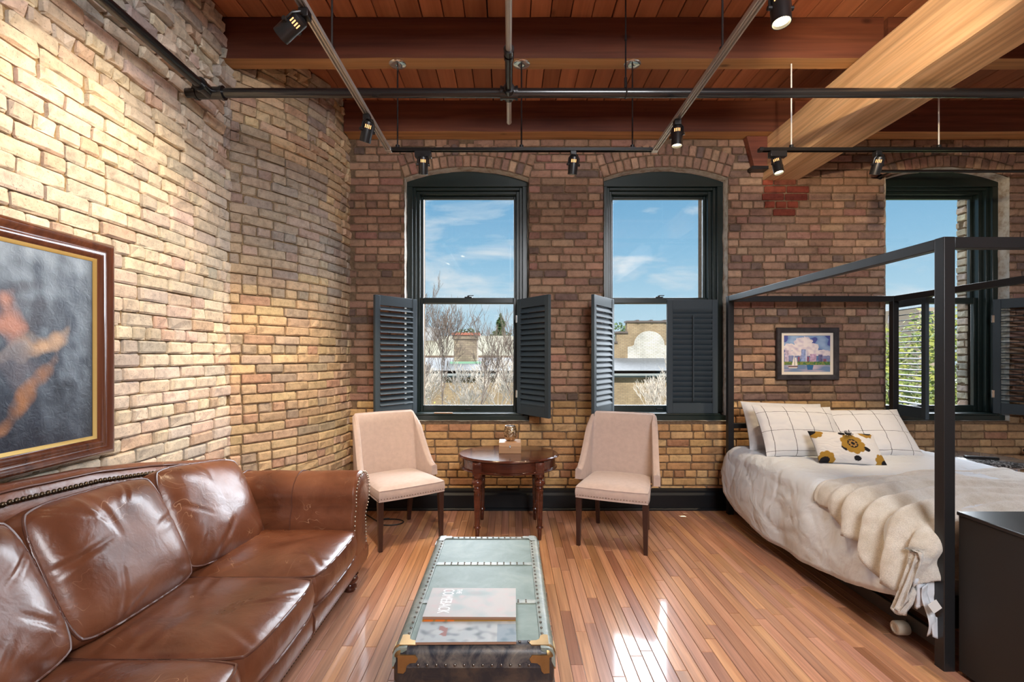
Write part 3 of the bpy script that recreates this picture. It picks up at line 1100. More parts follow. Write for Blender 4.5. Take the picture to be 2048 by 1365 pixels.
# base
mb = MB()
fp = [(-1.86, 0.10), (-0.925, 0.10), (-0.905, 0.115), (-0.893, 0.15), (-0.893, 0.20), (-0.905, 0.235), (-0.93, 0.25), (-1.86, 0.25)]
mb.prism(fp, 'y', 0.74, 3.03)
base = sb(mb, 'base', sharp=50)
q = MB()
y = 0.76
while y < 2.80:
    q.ball((-0.912, y, 0.107), 0.0055, 6, 3)
    y += 0.021
tag(q.build('nail_heads', M_nail, base, sharp=180), kind='stuff')
q = MB()
for yy in (1.597, 2.19):
    q.tube([(-0.905, yy, 0.115), (-0.891, yy, 0.15), (-0.891, yy, 0.20), (-0.905, yy, 0.237)], 0.004, 6)
q.build('seam', M_welt, base, sharp=60)
# rolled arms
def arm(yi, sgn):
    mb = MB()
    cy, cz, rr = 0.165, 0.555, 0.138
    prof = [(0.0, 0.10), (0.0, 0.25), (0.002, 0.38), (0.010, 0.46)]
    for k in range(0, 15):
        a = R(196 - k*18)
        prof.append((cy + rr*math.cos(a), cz + rr*math.sin(a)))
    prof += [(0.215, 0.40), (0.235, 0.25), (0.235, 0.10)]
    n = len(prof)
    def fn(u, v):
        i = int(round(v*(n))) % n
        X = lerp(-1.90, -0.925, u)
        Y, Z = prof[i]
        f = 1.0 + 0.010*nz((X*2, Y*5, Z*5), 2.2)
        wob = 0.006*nz((X, Y*2, Z), 5, sgn)
        return (X, yi + sgn*(Y*f), Z*1.0 + wob*(1 if Z > 0.2 else 0))
    mb.grid(fn, 40, n)
    o = sb(mb, 'arm', sharp=70)
    # front facing with pleats
    f = MB()
    c = (-0.915, yi + sgn*0.16, 0.45)
    ring0 = [(-0.925, yi + sgn*Y, Z) for Y, Z in prof]
    vs_ = ring0 + [(-0.905, yi + sgn*lerp(0.12, Y, 0.93), lerp(0.40, Z, 0.95)) for Y, Z in prof] + [(-0.898, yi + sgn*lerp(0.12, Y, 0.5), lerp(0.42, Z, 0.6)) for Y, Z in prof]
    fs_ = []
    for L in range(2):
        for i in range(n):
            j = (i+1) % n
            fs_.append((L*n+i, L*n+j, (L+1)*n+j, (L+1)*n+i))
    fs_.append(tuple(2*n+i for i in range(n)))
    f.add(vs_, fs_)
    f.build('arm_facing', M_leather, o, sharp=60)
    nl = MB()
    pts = [Vector((-0.903, yi + sgn*lerp(0.12, Y, 0.965), lerp(0.40, Z, 0.975))) for Y, Z in prof]
    for a, b in zip(pts, pts[1:]):
        k = max(1, int((b-a).length/0.020))
        for i in range(k):
            nl.ball(a.lerp(b, i/k), 0.0058, 6, 3)
    tag(nl.build('nail_heads', simple('bright nail', (0.42,0.36,0.28), 0.28, 0.9), o, sharp=180), kind='stuff')
    sm = MB()
    for X in (-1.28, -1.62):
        sm.tube([(X, yi + sgn*(Y + 0.0), Z) for Y, Z in prof[2:14]], 0.004, 5)
    sm.build('seam', M_welt, o, sharp=60)
    return o
arm(SY1, 1)
arm(SY0, -1)
# turned feet
fprof = [(0.0, 0.0), (0.030, 0.0), (0.040, 0.012), (0.042, 0.03), (0.034, 0.045), (0.046, 0.055), (0.050, 0.07), (0.044, 0.085), (0.036, 0.09), (0.05, 0.10), (0.0, 0.101)]
for (X, Y) in ((-0.955, 2.86), (-0.955, 0.88), (-1.80, 2.90), (-1.80, 0.88)):
    q = MB(); q.lathe(fprof, 20, Matrix.Translation((X, Y, 0)))
    sb(q, 'foot', M_mahog, sharp=40)
# seat cushions
for k in range(3):
    ya = SY1 - 0.004 - 0.5935*k; yb = ya - 0.588
    Mx = Matrix.Translation((-1.225, (ya+yb)/2, 0.318))
    mb, loops = cushion(Mx, 0.70, 0.588, 0.066, 0.040, 0.006, seed=k+1, wr=0.0085, n=56, side=0.014)
    o = sb(mb, 'seat_cushion', sharp=40)
    w = MB()
    for lp in loops: w.tube(lp, 0.0055, 6, closed=True)
    w.build('piping', M_welt, o, sharp=60)
# back cushions
for k, (ya, yb, dz, roll) in enumerate(((2.785, 2.165, -0.035, -8.0), (2.155, 1.575, 0.0, -2.0), (1.565, 1.0, 0.0, 1.0))):
    lean = R(27)
    C0 = Vector((-1.568, (ya+yb)/2, 0.628 + dz))
    # local x along +Y(world), local y up the cushion, local z out of its front
    X = Vector((0, 1, 0)); Z = Vector((math.cos(lean), 0, math.sin(lean))); Yv = Z.cross(X)
    Mx = Matrix.Translation(C0) @ Matrix((X, Yv, Z)).transposed().to_4x4() @ Matrix.Rotation(R(roll), 4, 'Z')
    mb, loops = cushion(Mx, abs(ya-yb), 0.50, 0.055, 0.070, 0.02, seed=k+11, wr=0.011, n=60, k=0.09)
    o = sb(mb, 'back_cushion', sharp=40)
    w = MB()
    for lp in loops: w.tube(lp, 0.0055, 6, closed=True)
    w.build('piping', M_welt, o, sharp=60)

# ------------------------------------------------------------------ upholstered chairs
def make_chair(label):
    t = thing('upholstered_chair', label, 'chair', group='pale linen chairs by the round table')
    def seat_pt(u, v, z):
        y = lerp(-0.275, 0.225, v)
        hw = lerp(0.268, 0.225, v) * (1 - 0.05*(1-v)**6)
        return (hw*u, y - 0.012*(1-u*u)*(1 if v < 0.02 else 0), z)
    m = MB()
    def top(a, b):
        u = 2*a-1
        x, y, z = seat_pt(u, b, 0)
        e = (1-abs(u)**5)*(1-abs(2*b-1)**7)
        return (x, y, 0.437 + 0.034*e**0.7 + 0.002*nz((x, y, 0), 9))
    m.grid(top, 26, 26)
    per = [(-1+2*i/20, 0) for i in range(20)] + [(1, i/20) for i in range(20)] + [(1-2*i/20, 1) for i in range(20)] + [(-1, 1-i/20) for i in range(20)]
    def sd(a, b):
        u, v = per[int(round(a*80)) % 80]
        x, y, z = seat_pt(u, v, 0)
        f = 1 + 0.02*math.sin(PI*b)
        return (x*f, (y+0.02)*f-0.02, lerp(0.362, 0.437, b))
    m.grid(sd, 80, 5, wrap_u=True)
    m.box(-0.24, 0.24, -0.25, 0.21, 0.364, 0.374)
    seat = m.build('seat', M_linen, t, sharp=50)
    q = MB()
    q.tube([seat_pt(u, v, 0.363) for (u, v) in per], 0.0045, 6, closed=True)
    q.tube([seat_pt(u, v, 0.437) for (u, v) in per[:61]], 0.0035, 6)
    q.build('welt', M_linen, seat, sharp=60)
    q = MB()
    for i in range(24):
        u = -0.95 + 1.9*i/23
        p = seat_pt(u, 0, 0.380); q.ball((p[0], p[1]-0.004, p[2]), 0.0048, 6, 3)
    for i in range(22):
        v = 0.03 + 0.94*i/21
        for s_ in (-1, 1):
            p = seat_pt(s_, v, 0.380); q.ball((p[0]+s_*0.002, p[1], p[2]), 0.0048, 6, 3)
    tag(q.build('nail_heads', simple('pewter nail', (0.30,0.22,0.16), 0.35, 0.7), seat, sharp=180), kind='stuff')
    # wrapped back shell
    m = MB()
    def plan(s_, off):
        a = abs(s_)
        c = sstep(0.36, 0.54, a)
        xb, yb = 0.252*a/0.45, 0.245 - 0.018*(a/0.45)**2
        t = max(0.0, (a-0.40)/0.60)
        xs, ys = 0.240 + 0.034*t**1.6, 0.245 - 0.275*t
        x = lerp(xb, xs, c); y = lerp(yb, ys, c)
        # outward offset: backwards on the back, sideways on the wings
        k = sstep(0.34, 0.60, a)
        return math.copysign(x + off*k, s_), y + off*math.sqrt(max(0.0, 1-k*k))
    def hh(s_):
        t = max(0.0, (abs(s_)-0.43)/0.57)
        return lerp(0.928, 0.515, sstep(0.0, 1.0, t*0.5+0.5*t**0.8) if t > 0 else 0.0)
    NV = 22
    def shell(u, v):
        s_ = 2*u-1
        h = hh(s_)
        z0 = lerp(0.385, 0.430, sstep(0.70, 1.0, abs(s_)))
        k = v*NV
        th = 0.048
        if k <= 8: f = k/8; off = 0.0
        elif k <= 14: f = 1.0; off = th*(k-8)/6
        else: f = 1-(k-14)/8; off = th
        z = lerp(z0, h-0.012, f)
        if 8 < k < 14: z += 0.012*math.sin(PI*(k-8)/6)
        x, y = plan(s_, off)
        g = (z-0.40)
        top = sstep(0.5, 0.93, z)
        x *= (1 - 0.03*top)
        y += max(0, g)*0.13
        if abs(s_) > 0.93:
            y += -0.02*math.sin(PI*off/th)*(abs(s_)-0.93)/0.07
        return (x, y, z)
    m.grid(shell, 56, NV)
    for end in (0, 56):
        m.f.append(tuple(end + j*57 for j in range(NV+1)))
    bk = m.build('backrest', M_linen, t, sharp=70)
    q = MB()
    q.tube([Vector(shell(i/56, 11/NV)) + Vector((0, 0.004, 0.001)) for i in range(57)], 0.0035, 6)
    q.build('welt', M_linen, bk, sharp=60)
    def leg(x0, y0, x1, y1):
        q = MB()
        a, b = 0.021, 0.014
        vs_ = [(x1-b, y1-b, 0), (x1+b, y1-b, 0), (x1+b, y1+b, 0), (x1-b, y1+b, 0), (x0-a, y0-a, 0.37), (x0+a, y0-a, 0.37), (x0+a, y0+a, 0.37), (x0-a, y0+a, 0.37)]
        q.add(vs_, [(3,2,1,0),(4,5,6,7),(0,1,5,4),(1,2,6,5),(2,3,7,6),(3,0,4,7)])
        q.build('leg', M_darkleg, t, sharp=30, bevel=0.003)
    for s_ in (-1, 1):
        leg(s_*0.238, -0.245, s_*0.240, -0.250)
        leg(s_*0.195, 0.200, s_*0.200, 0.275)
    return t
c1 = make_chair('pale linen chair angled right, behind the sofa arm')
c1.location = (-0.872, 3.765, 0); c1.rotation_euler = (0, 0, R(35))
c2 = copy_tree(c1)
c2['label'] = 'pale linen chair angled left, between the table and the bed'
c2.location = (0.822, 3.69, 0); c2.rotation_euler = (0, 0, R(-21.7))

# ------------------------------------------------------------------ oval side table
tb = thing('oval_table', 'small oval mahogany table with fluted turned legs between the two chairs', 'table', (-0.012, 3.87, 0))
def oval(prof, sx, sy, n=72):
    q = MB(); q.lathe([(r_, z) for r_, z in prof], n, Matrix.Diagonal((sx, sy, 1, 1))); return q
q = oval([(0.0, 0.594), (0.955, 0.594), (0.985, 0.599), (1.0, 0.606), (0.992, 0.612), (0.975, 0.615), (0.968, 0.619), (0.0, 0.620)], 0.405, 0.328)
q.build('table_top', M_mahog, tb, sharp=40)
q = oval([(0.0, 0.52), (0.925, 0.52), (0.925, 0.594), (0.0, 0.594)], 0.405, 0.328)
q.build('apron', M_mahog, tb, sharp=40)
q = oval([(0.0, 0.506), (0.94, 0.506), (0.965, 0.512), (0.965, 0.518), (0.935, 0.526), (0.0, 0.526)], 0.405, 0.328)
q.build('moulding', M_mahog, tb, sharp=40)
lp_ = [(0.010, 0.0), (0.014, 0.004), (0.0165, 0.075), (0.018, 0.085), (0.026, 0.092), (0.026, 0.099), (0.019, 0.106), (0.0195, 0.112), (0.021, 0.15), (0.0285, 0.370), (0.030, 0.378), (0.024, 0.386), (0.029, 0.394), (0.029, 0.402), (0.022, 0.409), (0.033, 0.418), (0.041, 0.432), (0.041, 0.446), (0.032, 0.458), (0.023, 0.464), (0.028, 0.474), (0.036, 0.482), (0.036, 0.494), (0.036, 0.505), (0.0, 0.506)]
dense = []
for (a, b), (c, d) in zip(lp_, lp_[1:]):
    k = 6 if (d-b) > 0.1 else 1
    for i in range(k): dense.append((lerp(a, c, i/k), lerp(b, d, i/k)))
dense.append(lp_[-1])
for (X, Y) in ((-0.237, -0.225), (0.237, -0.225), (-0.226, 0.225), (0.226, 0.225)):
    q = MB(); q.lathe(dense, 32, Matrix.Translation((X, Y, 0)), flute=(0.115, 0.375, 10, 0.20))
    lg = q.build('leg', M_mahog, tb, sharp=50)
    MB().box(X-0.034, X+0.034, Y-0.034, Y+0.034, 0.50, 0.592).build('leg_block', M_mahog, lg, sharp=30, bevel=0.003)
    MB().box(X-0.022, X+0.022, Y-0.038, Y-0.033, 0.512, 0.582).build('leg_panel', M_mahog, lg, sharp=30, bevel=0.002)

# wooden box and mercury-glass votive on it
M_maple = wood('pale maple', (0.52,0.29,0.15), (0.60,0.35,0.19), (0.66,0.41,0.24), 'x', 0.4, 0.2, 0.8, False, False, 0.3, 0.0)
bx = thing('wooden_box', 'small pale wooden keepsake box on the oval table', 'box', (0.0, 3.905, 0.620))
MB().box(-0.088, 0.088, -0.085, 0.085, 0.0, 0.052).build('box_body', M_maple, bx, sharp=30, bevel=0.002)
MB().box(-0.088, 0.088, -0.085, 0.085, 0.0532, 0.088).build('box_lid', M_maple, bx, sharp=30, bevel=0.002)
q = MB(); q.ball((0, -0.088, 0.052), 0.0065, 10, 6); q.box(-0.006, 0.006, -0.0875, -0.085, 0.045, 0.066); q.build('latch', M_chrome, bx, sharp=40)
def mercury():
    M = Mat('crackled mercury glass', (0.5,0.42,0.3), 0.18, 0.75)
    v = M.n('ShaderNodeTexVoronoi'); v.inputs['Scale'].default_value = 120
    M.l(M.coords(), v.inputs['Vector'])
    n = M.noise(M.coords(), 60, 3)
    M.to(M.ramp(n, [(0.35, (0.10,0.06,0.03)), (0.5, (0.45,0.32,0.18)), (0.65, (0.80,0.72,0.60))]), 'Base Color')
    M.to(M.bump(v.outputs['Distance'], 0.6, 0.004), 'Normal')
    return M.m
vz = thing('votive_glass', 'speckled gold mercury glass candle holder on the wooden box', 'candle holder', (0.003, 3.915, 0.708))
q = MB(); q.lathe([(0.0, 0.0), (0.030, 0.0), (0.040, 0.010), (0.051, 0.035), (0.0545, 0.060), (0.052, 0.085), (0.046, 0.108), (0.043, 0.120), (0.040, 0.120), (0.043, 0.105), (0.049, 0.085), (0.050, 0.06), (0.046, 0.035), (0.03, 0.012), (0.0, 0.010)], 28)
q.build('cup', mercury(), vz, sharp=60)
q = MB(); q.tube([(0.0415*math.cos(2*PI*i/28), 0.0415*math.sin(2*PI*i/28), 0.121) for i in range(28)], 0.002, 6, closed=True); q.build('rim', M_chrome, vz, sharp=60)

# ------------------------------------------------------------------ trunk used as coffee table
def canvas():
    M = Mat('grey green trunk canvas', (0.2,0.27,0.24), 0.52, spec=0.35)
    v = M.coords()
    n = M.noise(v, 6, 6, 0.65, 0.5)
    n2 = M.noise(v, 40, 3, 0.6)
    c = M.ramp(n, [(0.25, (0.105,0.150,0.128)), (0.5, (0.165,0.225,0.195)), (0.75, (0.24,0.30,0.26))])
    c = M.mix(M.ramp(n2, [(0.70, 0.0), (0.76, 0.8)]), c, (0.06,0.05,0.045))
    M.to(c, 'Base Color')
    M.to(M.bump(n2, 0.12, 0.002), 'Normal')
    return M.m
M_canvas = canvas()
def worn(name, c0, c1):
    M = Mat(name, c0, 0.42, spec=0.5)
    n = M.noise(M.coords(), 12, 6, 0.7, 0.6)
    M.to(M.ramp(n, [(0.42, c0), (0.68, c1)]), 'Base Color')
    return M.m
M_trim = worn('worn trunk binding', (0.16,0.20,0.175), (0.36,0.37,0.32))
M_trdark = worn('black trunk fibre', (0.016,0.017,0.022), (0.075,0.050,0.036))
M_rivet = simple('steel rivet', (0.22,0.20,0.18), 0.3, 0.9)
trunk = thing('steamer_trunk', 'old grey-green riveted steamer trunk used as a coffee table', 'trunk', (-0.120, 2.085, 0))
TW, TL, TH = 0.268, 0.500, 0.430
MB().box(-TW+0.004, TW-0.004, -TL+0.004, TL-0.004, 0.02, 0.300).build('trunk_body', M_trdark, trunk, sharp=30, bevel=0.006)
MB().box(-TW, TW, -TL, TL, 0.303, TH-0.004).build('lid', M_trdark, trunk, sharp=30, bevel=0.022, seg=4)
ysep = [-TL+0.045, -0.185, 0.158, TL-0.045]
for a, b in zip(ysep, ysep[1:]):
    MB().box(-TW+0.046, TW-0.046, a+0.004, b-0.012, TH-0.008, TH).build('top_panel', M_canvas, trunk, sharp=30, bevel=0.001)
def band(x0, x1, y0, y1, z0, z1, name='binding_band', mat=M_trim, bevel=0.0015):
    return MB().box(x0, x1, y0, y1, z0, z1).build(name, mat, trunk, sharp=30, bevel=bevel)
for s_ in (-1, 1):
    # rounded edge binding, L shaped along each long side, then the short ends
    pr = [(s_*(TW-0.046), TH-0.006), (s_*(TW-0.046), TH+0.003), (s_*(TW-0.020), TH+0.002), (s_*(TW-0.006), TH-0.005), (s_*(TW+0.001), TH-0.020), (s_*(TW+0.003), TH-0.060), (s_*(TW-0.002), TH-0.060), (s_*(TW-0.02), TH-0.02)]
    MB().prism(pr, 'y', -TL+0.004, TL-0.004).build('edge_binding', M_trim, trunk, sharp=40)
    pr = [(s_*(TL-0.046), TH-0.006), (s_*(TL-0.046), TH+0.003), (s_*(TL-0.020), TH+0.002), (s_*(TL-0.006), TH-0.005), (s_*(TL+0.001), TH-0.020), (s_*(TL+0.003), TH-0.060), (s_*(TL-0.002), TH-0.060), (s_*(TL-0.02), TH-0.02)]
    mid = MB().prism(pr, 'x', -TW+0.045, TW-0.045)
    mid.build('edge_binding', M_trim if s_ > 0 else worn('worn front binding', (0.022,0.024,0.034), (0.20,0.17,0.14)), trunk, sharp=40)
for y in (ysep[1]-0.004, ysep[2]-0.004):
    band(-TW+0.046, TW-0.046, y-0.020, y+0.008, TH-0.004, TH+0.003, 'cross_strap')
for s_ in (-1, 1):
    band(s_*TW-0.004, s_*TW+0.004, -TL+0.03, TL-0.03, 0.275, 0.300, 'side_band', M_trdark)
band(-TW+0.03, TW-0.03, -TL-0.004, -TL+0.004, 0.270, 0.298, 'side_band', M_trdark)
band(-TW+0.0, TW, -TL-0.006, -TL+0.004, 0.02, 0.06, 'bottom_band', M_trdark)
# corner caps
for sx in (-1, 1):
    for sy in (-1, 1):
        q = MB()
        cx, cy = sx*TW, sy*TL
        def cap(u, v, cx=cx, cy=cy, sx=sx, sy=sy):
            a = lerp(0, PI/2, u); b = lerp(0, PI/2, v)
            rr = 0.026
            ox = cx - sx*rr; oy = cy - sy*rr; oz = TH - rr
            R2 = rr + 0.0045
            return (ox + sx*R2*math.cos(b)*math.cos(a), oy + sy*R2*math.cos(b)*math.sin(a), oz + R2*math.sin(b))
        q.grid(cap, 8, 8)
        t_ = 0.0045
        # three lobes of the cap: top, side and end
        def lobe(P, U, V, N):
            pts = [(0.0, 0.0), (0.058, 0.0), (0.066, 0.012), (0.060, 0.024), (0.040, 0.026), (0.030, 0.034), (0.026, 0.052), (0.018, 0.060), (0.0, 0.058)]
            vs_ = [P + U*a + V*b + N*t_ for a, b in pts] + [P + U*a + V*b - N*0.003 for a, b in pts]
            n = len(pts)
            q.add(vs_, [tuple(range(n)), tuple(range(2*n-1, n-1, -1))] + [(i, (i+1) % n, n+(i+1) % n, n+i) for i in range(n)])
        X_, Y_, Z_ = Vector((-sx, 0, 0)), Vector((0, -sy, 0)), Vector((0, 0, -1))
        lobe(Vector((cx-sx*0.018, cy-sy*0.018, TH)), X_, Y_, Vector((0, 0, 1)))
        lobe(Vector((cx-sx*0.018, cy, TH-0.018)), X_, Z_, Vector((0, sy, 0)))
        lobe(Vector((cx, cy-sy*0.018, TH-0.018)), Y_, Z_, Vector((sx, 0, 0)))
        q.build('corner_cap', M_brass if sy < 0 else M_trim, trunk, sharp=40)
q = MB()
def riv(x, y, z, r_=0.0052): q.ball((x, y, z), r_, 7, 3)
n = 25
for i in range(n):
    y = -TL+0.085 + (2*TL-0.17)*i/(n-1)
    for s_ in (-1, 1):
        riv(s_*(TW-0.037), y, TH+0.003); riv(s_*(TW+0.003), y, TH-0.05)
for i in range(13):
    x = -TW+0.085 + (2*TW-0.17)*i/12
    for s_ in (-1, 1):
        riv(x, s_*(TL-0.037), TH+0.003); riv(x, s_*(TL+0.003), TH-0.05)
    riv(x, -TL-0.005, 0.284); riv(x, -TL-0.006, 0.04)
    for y in (ysep[1]-0.017, ysep[1]-0.002, ysep[2]-0.017, ysep[2]-0.002): riv(x, y, TH+0.003, 0.0042)
tag(q.build('rivets', M_rivet, trunk, sharp=180), kind='stuff')
# latches and handle on the right side
for y in (-0.30, 0.26):
    h = MB(); h.box(TW, TW+0.010, y-0.025, y+0.025, 0.27, 0.36); h.cyl((TW+0.010, y-0.018, 0.315), (TW+0.010, y+0.018, 0.315), 0.010, 10)
    h.build('latch', M_brass, trunk, sharp=40, bevel=0.002)
h = MB(); h.tube([(TW+0.006, -0.03+0.022*math.cos(a), 0.36+0.022*math.sin(a)) for a in [2*PI*i/16 for i in range(16)]], 0.003, 6, closed=True); h.build('ring', M_rivet, trunk, sharp=60)

# magazines on the trunk
def text_mesh(body, size, extrude=0.0):
    cu = bpy.data.curves.new('lettering', 'FONT')
    cu.body = body; cu.size = size; cu.extrude = extrude
    cu.align_x = 'CENTER'; cu.align_y = 'CENTER'
    ob = bpy.data.objects.new('lettering', cu)
    link(ob)
    dg = bpy.context.evaluated_depsgraph_get()
    me = bpy.data.meshes.new_from_object(ob.evaluated_get(dg))
    bpy.data.objects.remove(ob)
    return me
def cover(kind):
    def f(u, v):
        p = (u*3, v*2.2, kind*5.0)
        a = nz(p, 1.4); b = nz(p, 4.0, 2.0)
        if kind == 1:
            c = Vector((0.46, 0.44, 0.42))
            c = c.lerp(Vector((0.33, 0.40, 0.40)), max(0, min(1, a*1.6 + 0.15)))
            c = c.lerp(Vector((0.50, 0.41, 0.40)), max(0, min(1, b*1.2)))
            d = ((u-0.55)/0.16)**2 + ((v-0.80)/0.11)**2
            if d < 1: c = c.lerp(Vector((0.26, 0.31, 0.31)), 0.7*(1-d))
        else:
            c = Vector((0.34, 0.37, 0.38))
            c = c.lerp(Vector((0.10, 0.13, 0.14)), max(0, min(1, b*1.6)))
            c = c.lerp(Vector((0.50, 0.49, 0.47)), max(0, min(1, a*1.5+0.1)))
            if 0.20 < u < 0.30 and v < 0.45 and b > 0.05: c = Vector((0.25, 0.10, 0.08))
            if u > 0.80 and v < 0.5: c = c.lerp(Vector((0.12, 0.19, 0.24)), 0.6)
            if 0.58 < v < 0.72: c = Vector((0.75, 0.20, 0.03)) if u < 0.35 and int(u*40) % 5 else Vector((0.40, 0.22, 0.05))
        return (c.x, c.y, c.z, 1)
    return f
def magazine(label, loc, rz, kind, th, title=None):
    t = thing('magazine', label, 'magazine', loc, R(rz), group='magazines on the trunk')
    w_, d_ = 0.337, 0.215
    q = MB()
    def warp(u, v): return 0.0
    q.grid(lambda u, v: ((u-0.5)*w_, (v-0.5)*d_, th - 0.0006 + warp(u, v)), 80, 60, colfn=cover(kind))
    q.build('cover', M_gloss, t, sharp=180)
    q = MB()
    N = 20
    def blk(u, v):
        k = int(round(v*3))
        return ((u-0.5)*(w_-0.002), (-0.5 if k in (0, 1) else 0.5)*(d_-0.002), 0.0 if k in (0, 3) else th - 0.0016 + warp(u, 0.0 if k == 1 else 1.0))
    q.grid(blk, N, 3)
    q.f.append(tuple(i*(N+1) for i in range(4))); q.f.append(tuple(N + i*(N+1) for i in range(4)))
    q.build('pages', simple('magazine page edges', (0.30,0.17,0.11), 0.8), t, sharp=40)
    if title:
        for (txt, size, X, Y, sx, sy) in title:
            me = text_mesh(txt, size, 0.0)
            xs = [q_.co.x for q_ in me.vertices]; ys = [q_.co.y for q_ in me.vertices]
            cx_, cy_ = (min(xs)+max(xs))/2, (min(ys)+max(ys))/2
            for q_ in me.vertices:
                q_.co.x = (q_.co.x-cx_)*sx/(max(xs)-min(xs)); q_.co.y = (q_.co.y-cy_)*sy/(max(ys)-min(ys))
            me.materials.clear(); me.materials.append(simple('white cover lettering', (0.85,0.85,0.83), 0.4))
            o = bpy.data.objects.new('lettering', me); link(o); o.parent = t
            o.location = (X, Y, th + 0.0002); o.rotation_euler = (0, 0, R(-90))
    return t
magazine('lower glossy magazine with a dark grey photo cover and orange band', (-0.148, 1.703, TH+0.0085), 0.6, 2, 0.010)
magazine('upper pale magazine titled COMEBACK lying on the other one', (-0.146, 1.835, TH+0.0190), -0.5, 1, 0.011, title=(('COMEBACK', 0.072, -0.098, 0.006, 0.180, 0.044), ('THE', 0.03, -0.056, 0.078, 0.036, 0.020)))

# ------------------------------------------------------------------ canopy bed
BX0, BX1, BY0, BY1, BZ = 1.92, 3.42, 2.123, 4.27, 1.928
PT = 0.050
bed = thing('canopy_bed', 'black four-poster canopy bed frame against the window wall', 'bed', (2.67, 3.2, 0))
def bb_(x0, x1, y0, y1, z0, z1, name, bevel=0.003):
    return MB().box(x0, x1, y0, y1, z0, z1).build(name, M_bedblack, bed, world=True, sharp=30, bevel=bevel)
for x0 in (BX0, BX1-PT):
    for y0 in (BY0, BY1-PT):
        bb_(x0, x0+PT, y0, y0+PT, 0.0, BZ, 'post')
for x0 in (BX0, BX1-PT):
    bb_(x0+0.002, x0+PT-0.002, BY0+PT, BY1-PT, BZ-PT, BZ-0.001, 'canopy_rail')
for y0 in (BY0, BY1-PT):
    bb_(BX0+PT, BX1-PT, y0+0.002, y0+PT-0.002, BZ-PT, BZ-0.001, 'canopy_rail')
for z0 in (0.76, 0.50):
    bb_(BX0+PT, BX1-PT, BY1-PT+0.008, BY1-0.008, z0, z0+0.045, 'headboard_rail')
for k in range(9):
    xx = BX0 + 0.2 + k*0.135
    bb_(xx, xx+0.018, BY1-PT+0.016, BY1-0.016, 0.545, 0.76, 'headboard_slat', 0.002)
for x0 in (BX0+0.010, BX1-PT+0.010):
    bb_(x0, x0+0.028, BY0+PT, BY1-PT, 0.185, 0.32, 'side_rail')
bb_(BX0+PT, BX1-PT, BY0+0.01, BY0+0.038, 0.185, 0.32, 'foot_rail')
for k in range(7):
    yy = BY0 + 0.16 + k*0.28
    bb_(BX0+0.038, BX1-0.05, yy, yy+0.07, 0.29, 0.305, 'bed_slat', 0.002)
bb_(BX0+0.05, BX0+0.075, BY0+0.05, BY1-0.05, 0.05, 0.12, 'under_rail')
cs = MB(); Mx = Matrix.Translation((BX0-0.005, 2.385, 0.048)) @ Matrix.Rotation(R(-90), 4, 'Y') @ Matrix.Rotation(R(0), 4, 'Z')
cs.lathe([(0.0, -0.055), (0.030, -0.055), (0.033, -0.048), (0.033, -0.002), (0.029, 0.004), (0.020, 0.006), (0.018, 0.002), (0.0, 0.002)], 24, Mx)
cst = cs.build('caster', simple('cream nylon wheel', (0.62,0.55,0.44), 0.45), bed, world=True, sharp=40)
q = MB(); q.cyl((BX0+0.03, 2.385, 0.048), (BX0+0.07, 2.385, 0.048), 0.012, 10); q.cyl((BX0+0.06, 2.385, 0.03), (BX0+0.06, 2.385, 0.09), 0.014, 10); q.build('caster_stem', M_black, cst, sharp=40)
ms = MB()
mt = thing('mattress', 'thick white mattress under the duvet', 'mattress', (2.67, 3.2, 0.31))
mb, loops = cushion(Matrix.Translation((2.67, 3.21, 0.435)), 1.37, 1.96, 0.12, 0.012, 0.0, seed=5, wr=0.0, n=20, k=0.05)
mb.build('cover', M_pillow, mt, world=True, sharp=40)
w = MB()
for lp in loops: w.tube(lp, 0.007, 6, closed=True)
w.build('piping', M_pillow, mt, world=True, sharp=60)

# duvet: one draped sheet. a runs across (0 = left hem, 1 = right hem), b runs along (0 = head, 1 = foot hem)
ZD = 0.605
def hem(y): return interp([(2.0, 0.33), (2.16, 0.30), (2.6, 0.175), (3.0, 0.125), (3.35, 0.108), (3.84, 0.165), (4.05, 0.25), (4.2, 0.36)], y)
def drape(s_, length_top, roll, x_in, side_out, zlow):
    """s_: signed arc length from the edge of the top outward; returns outward offset and drop"""
    if s_ <= 0: return s_, 0.0
    q_ = roll*PI/2
    if s_ < q_:
        a = s_/roll
        return roll*math.sin(a), roll*(1-math.cos(a))
    e = s_ - q_
    return roll + side_out*math.sin(min(1.0, e/0.35)*PI*0.62), roll + e
DXL, DXR = 1.965, 3.36
def sheet_pt(sa, sb, lift=0.0):
    """sa: metres right of the left top edge (negative hangs on the left); sb: metres towards the foot from y=4.17"""
    y = 4.17 - sb
    dz = 0.0; da = 0.0; db = 0.0
    roll = 0.085
    fy = 2.27
    if y < fy:
        o_, d_ = drape(fy - y, 0, 0.07, 0, 0.01, 0)
        y = fy - o_; db = d_
    if sb < 0.10: dz += 0.05*(1-sb/0.10)**2
    x = DXL + sa
    if sa < 0:
        o_, d_ = drape(-sa, 0, roll, 0, 0.055, 0)
        x = DXL - o_; da = d_
    elif sa > DXR-DXL:
        o_, d_ = drape(sa-(DXR-DXL), 0, roll, 0, 0.03, 0)
        x = DXR + o_; da = d_
    dz += max(da, db) + 0.15*min(da, db)
    z = ZD - dz
    return Vector((x, y, max(z, 0.09))), dz
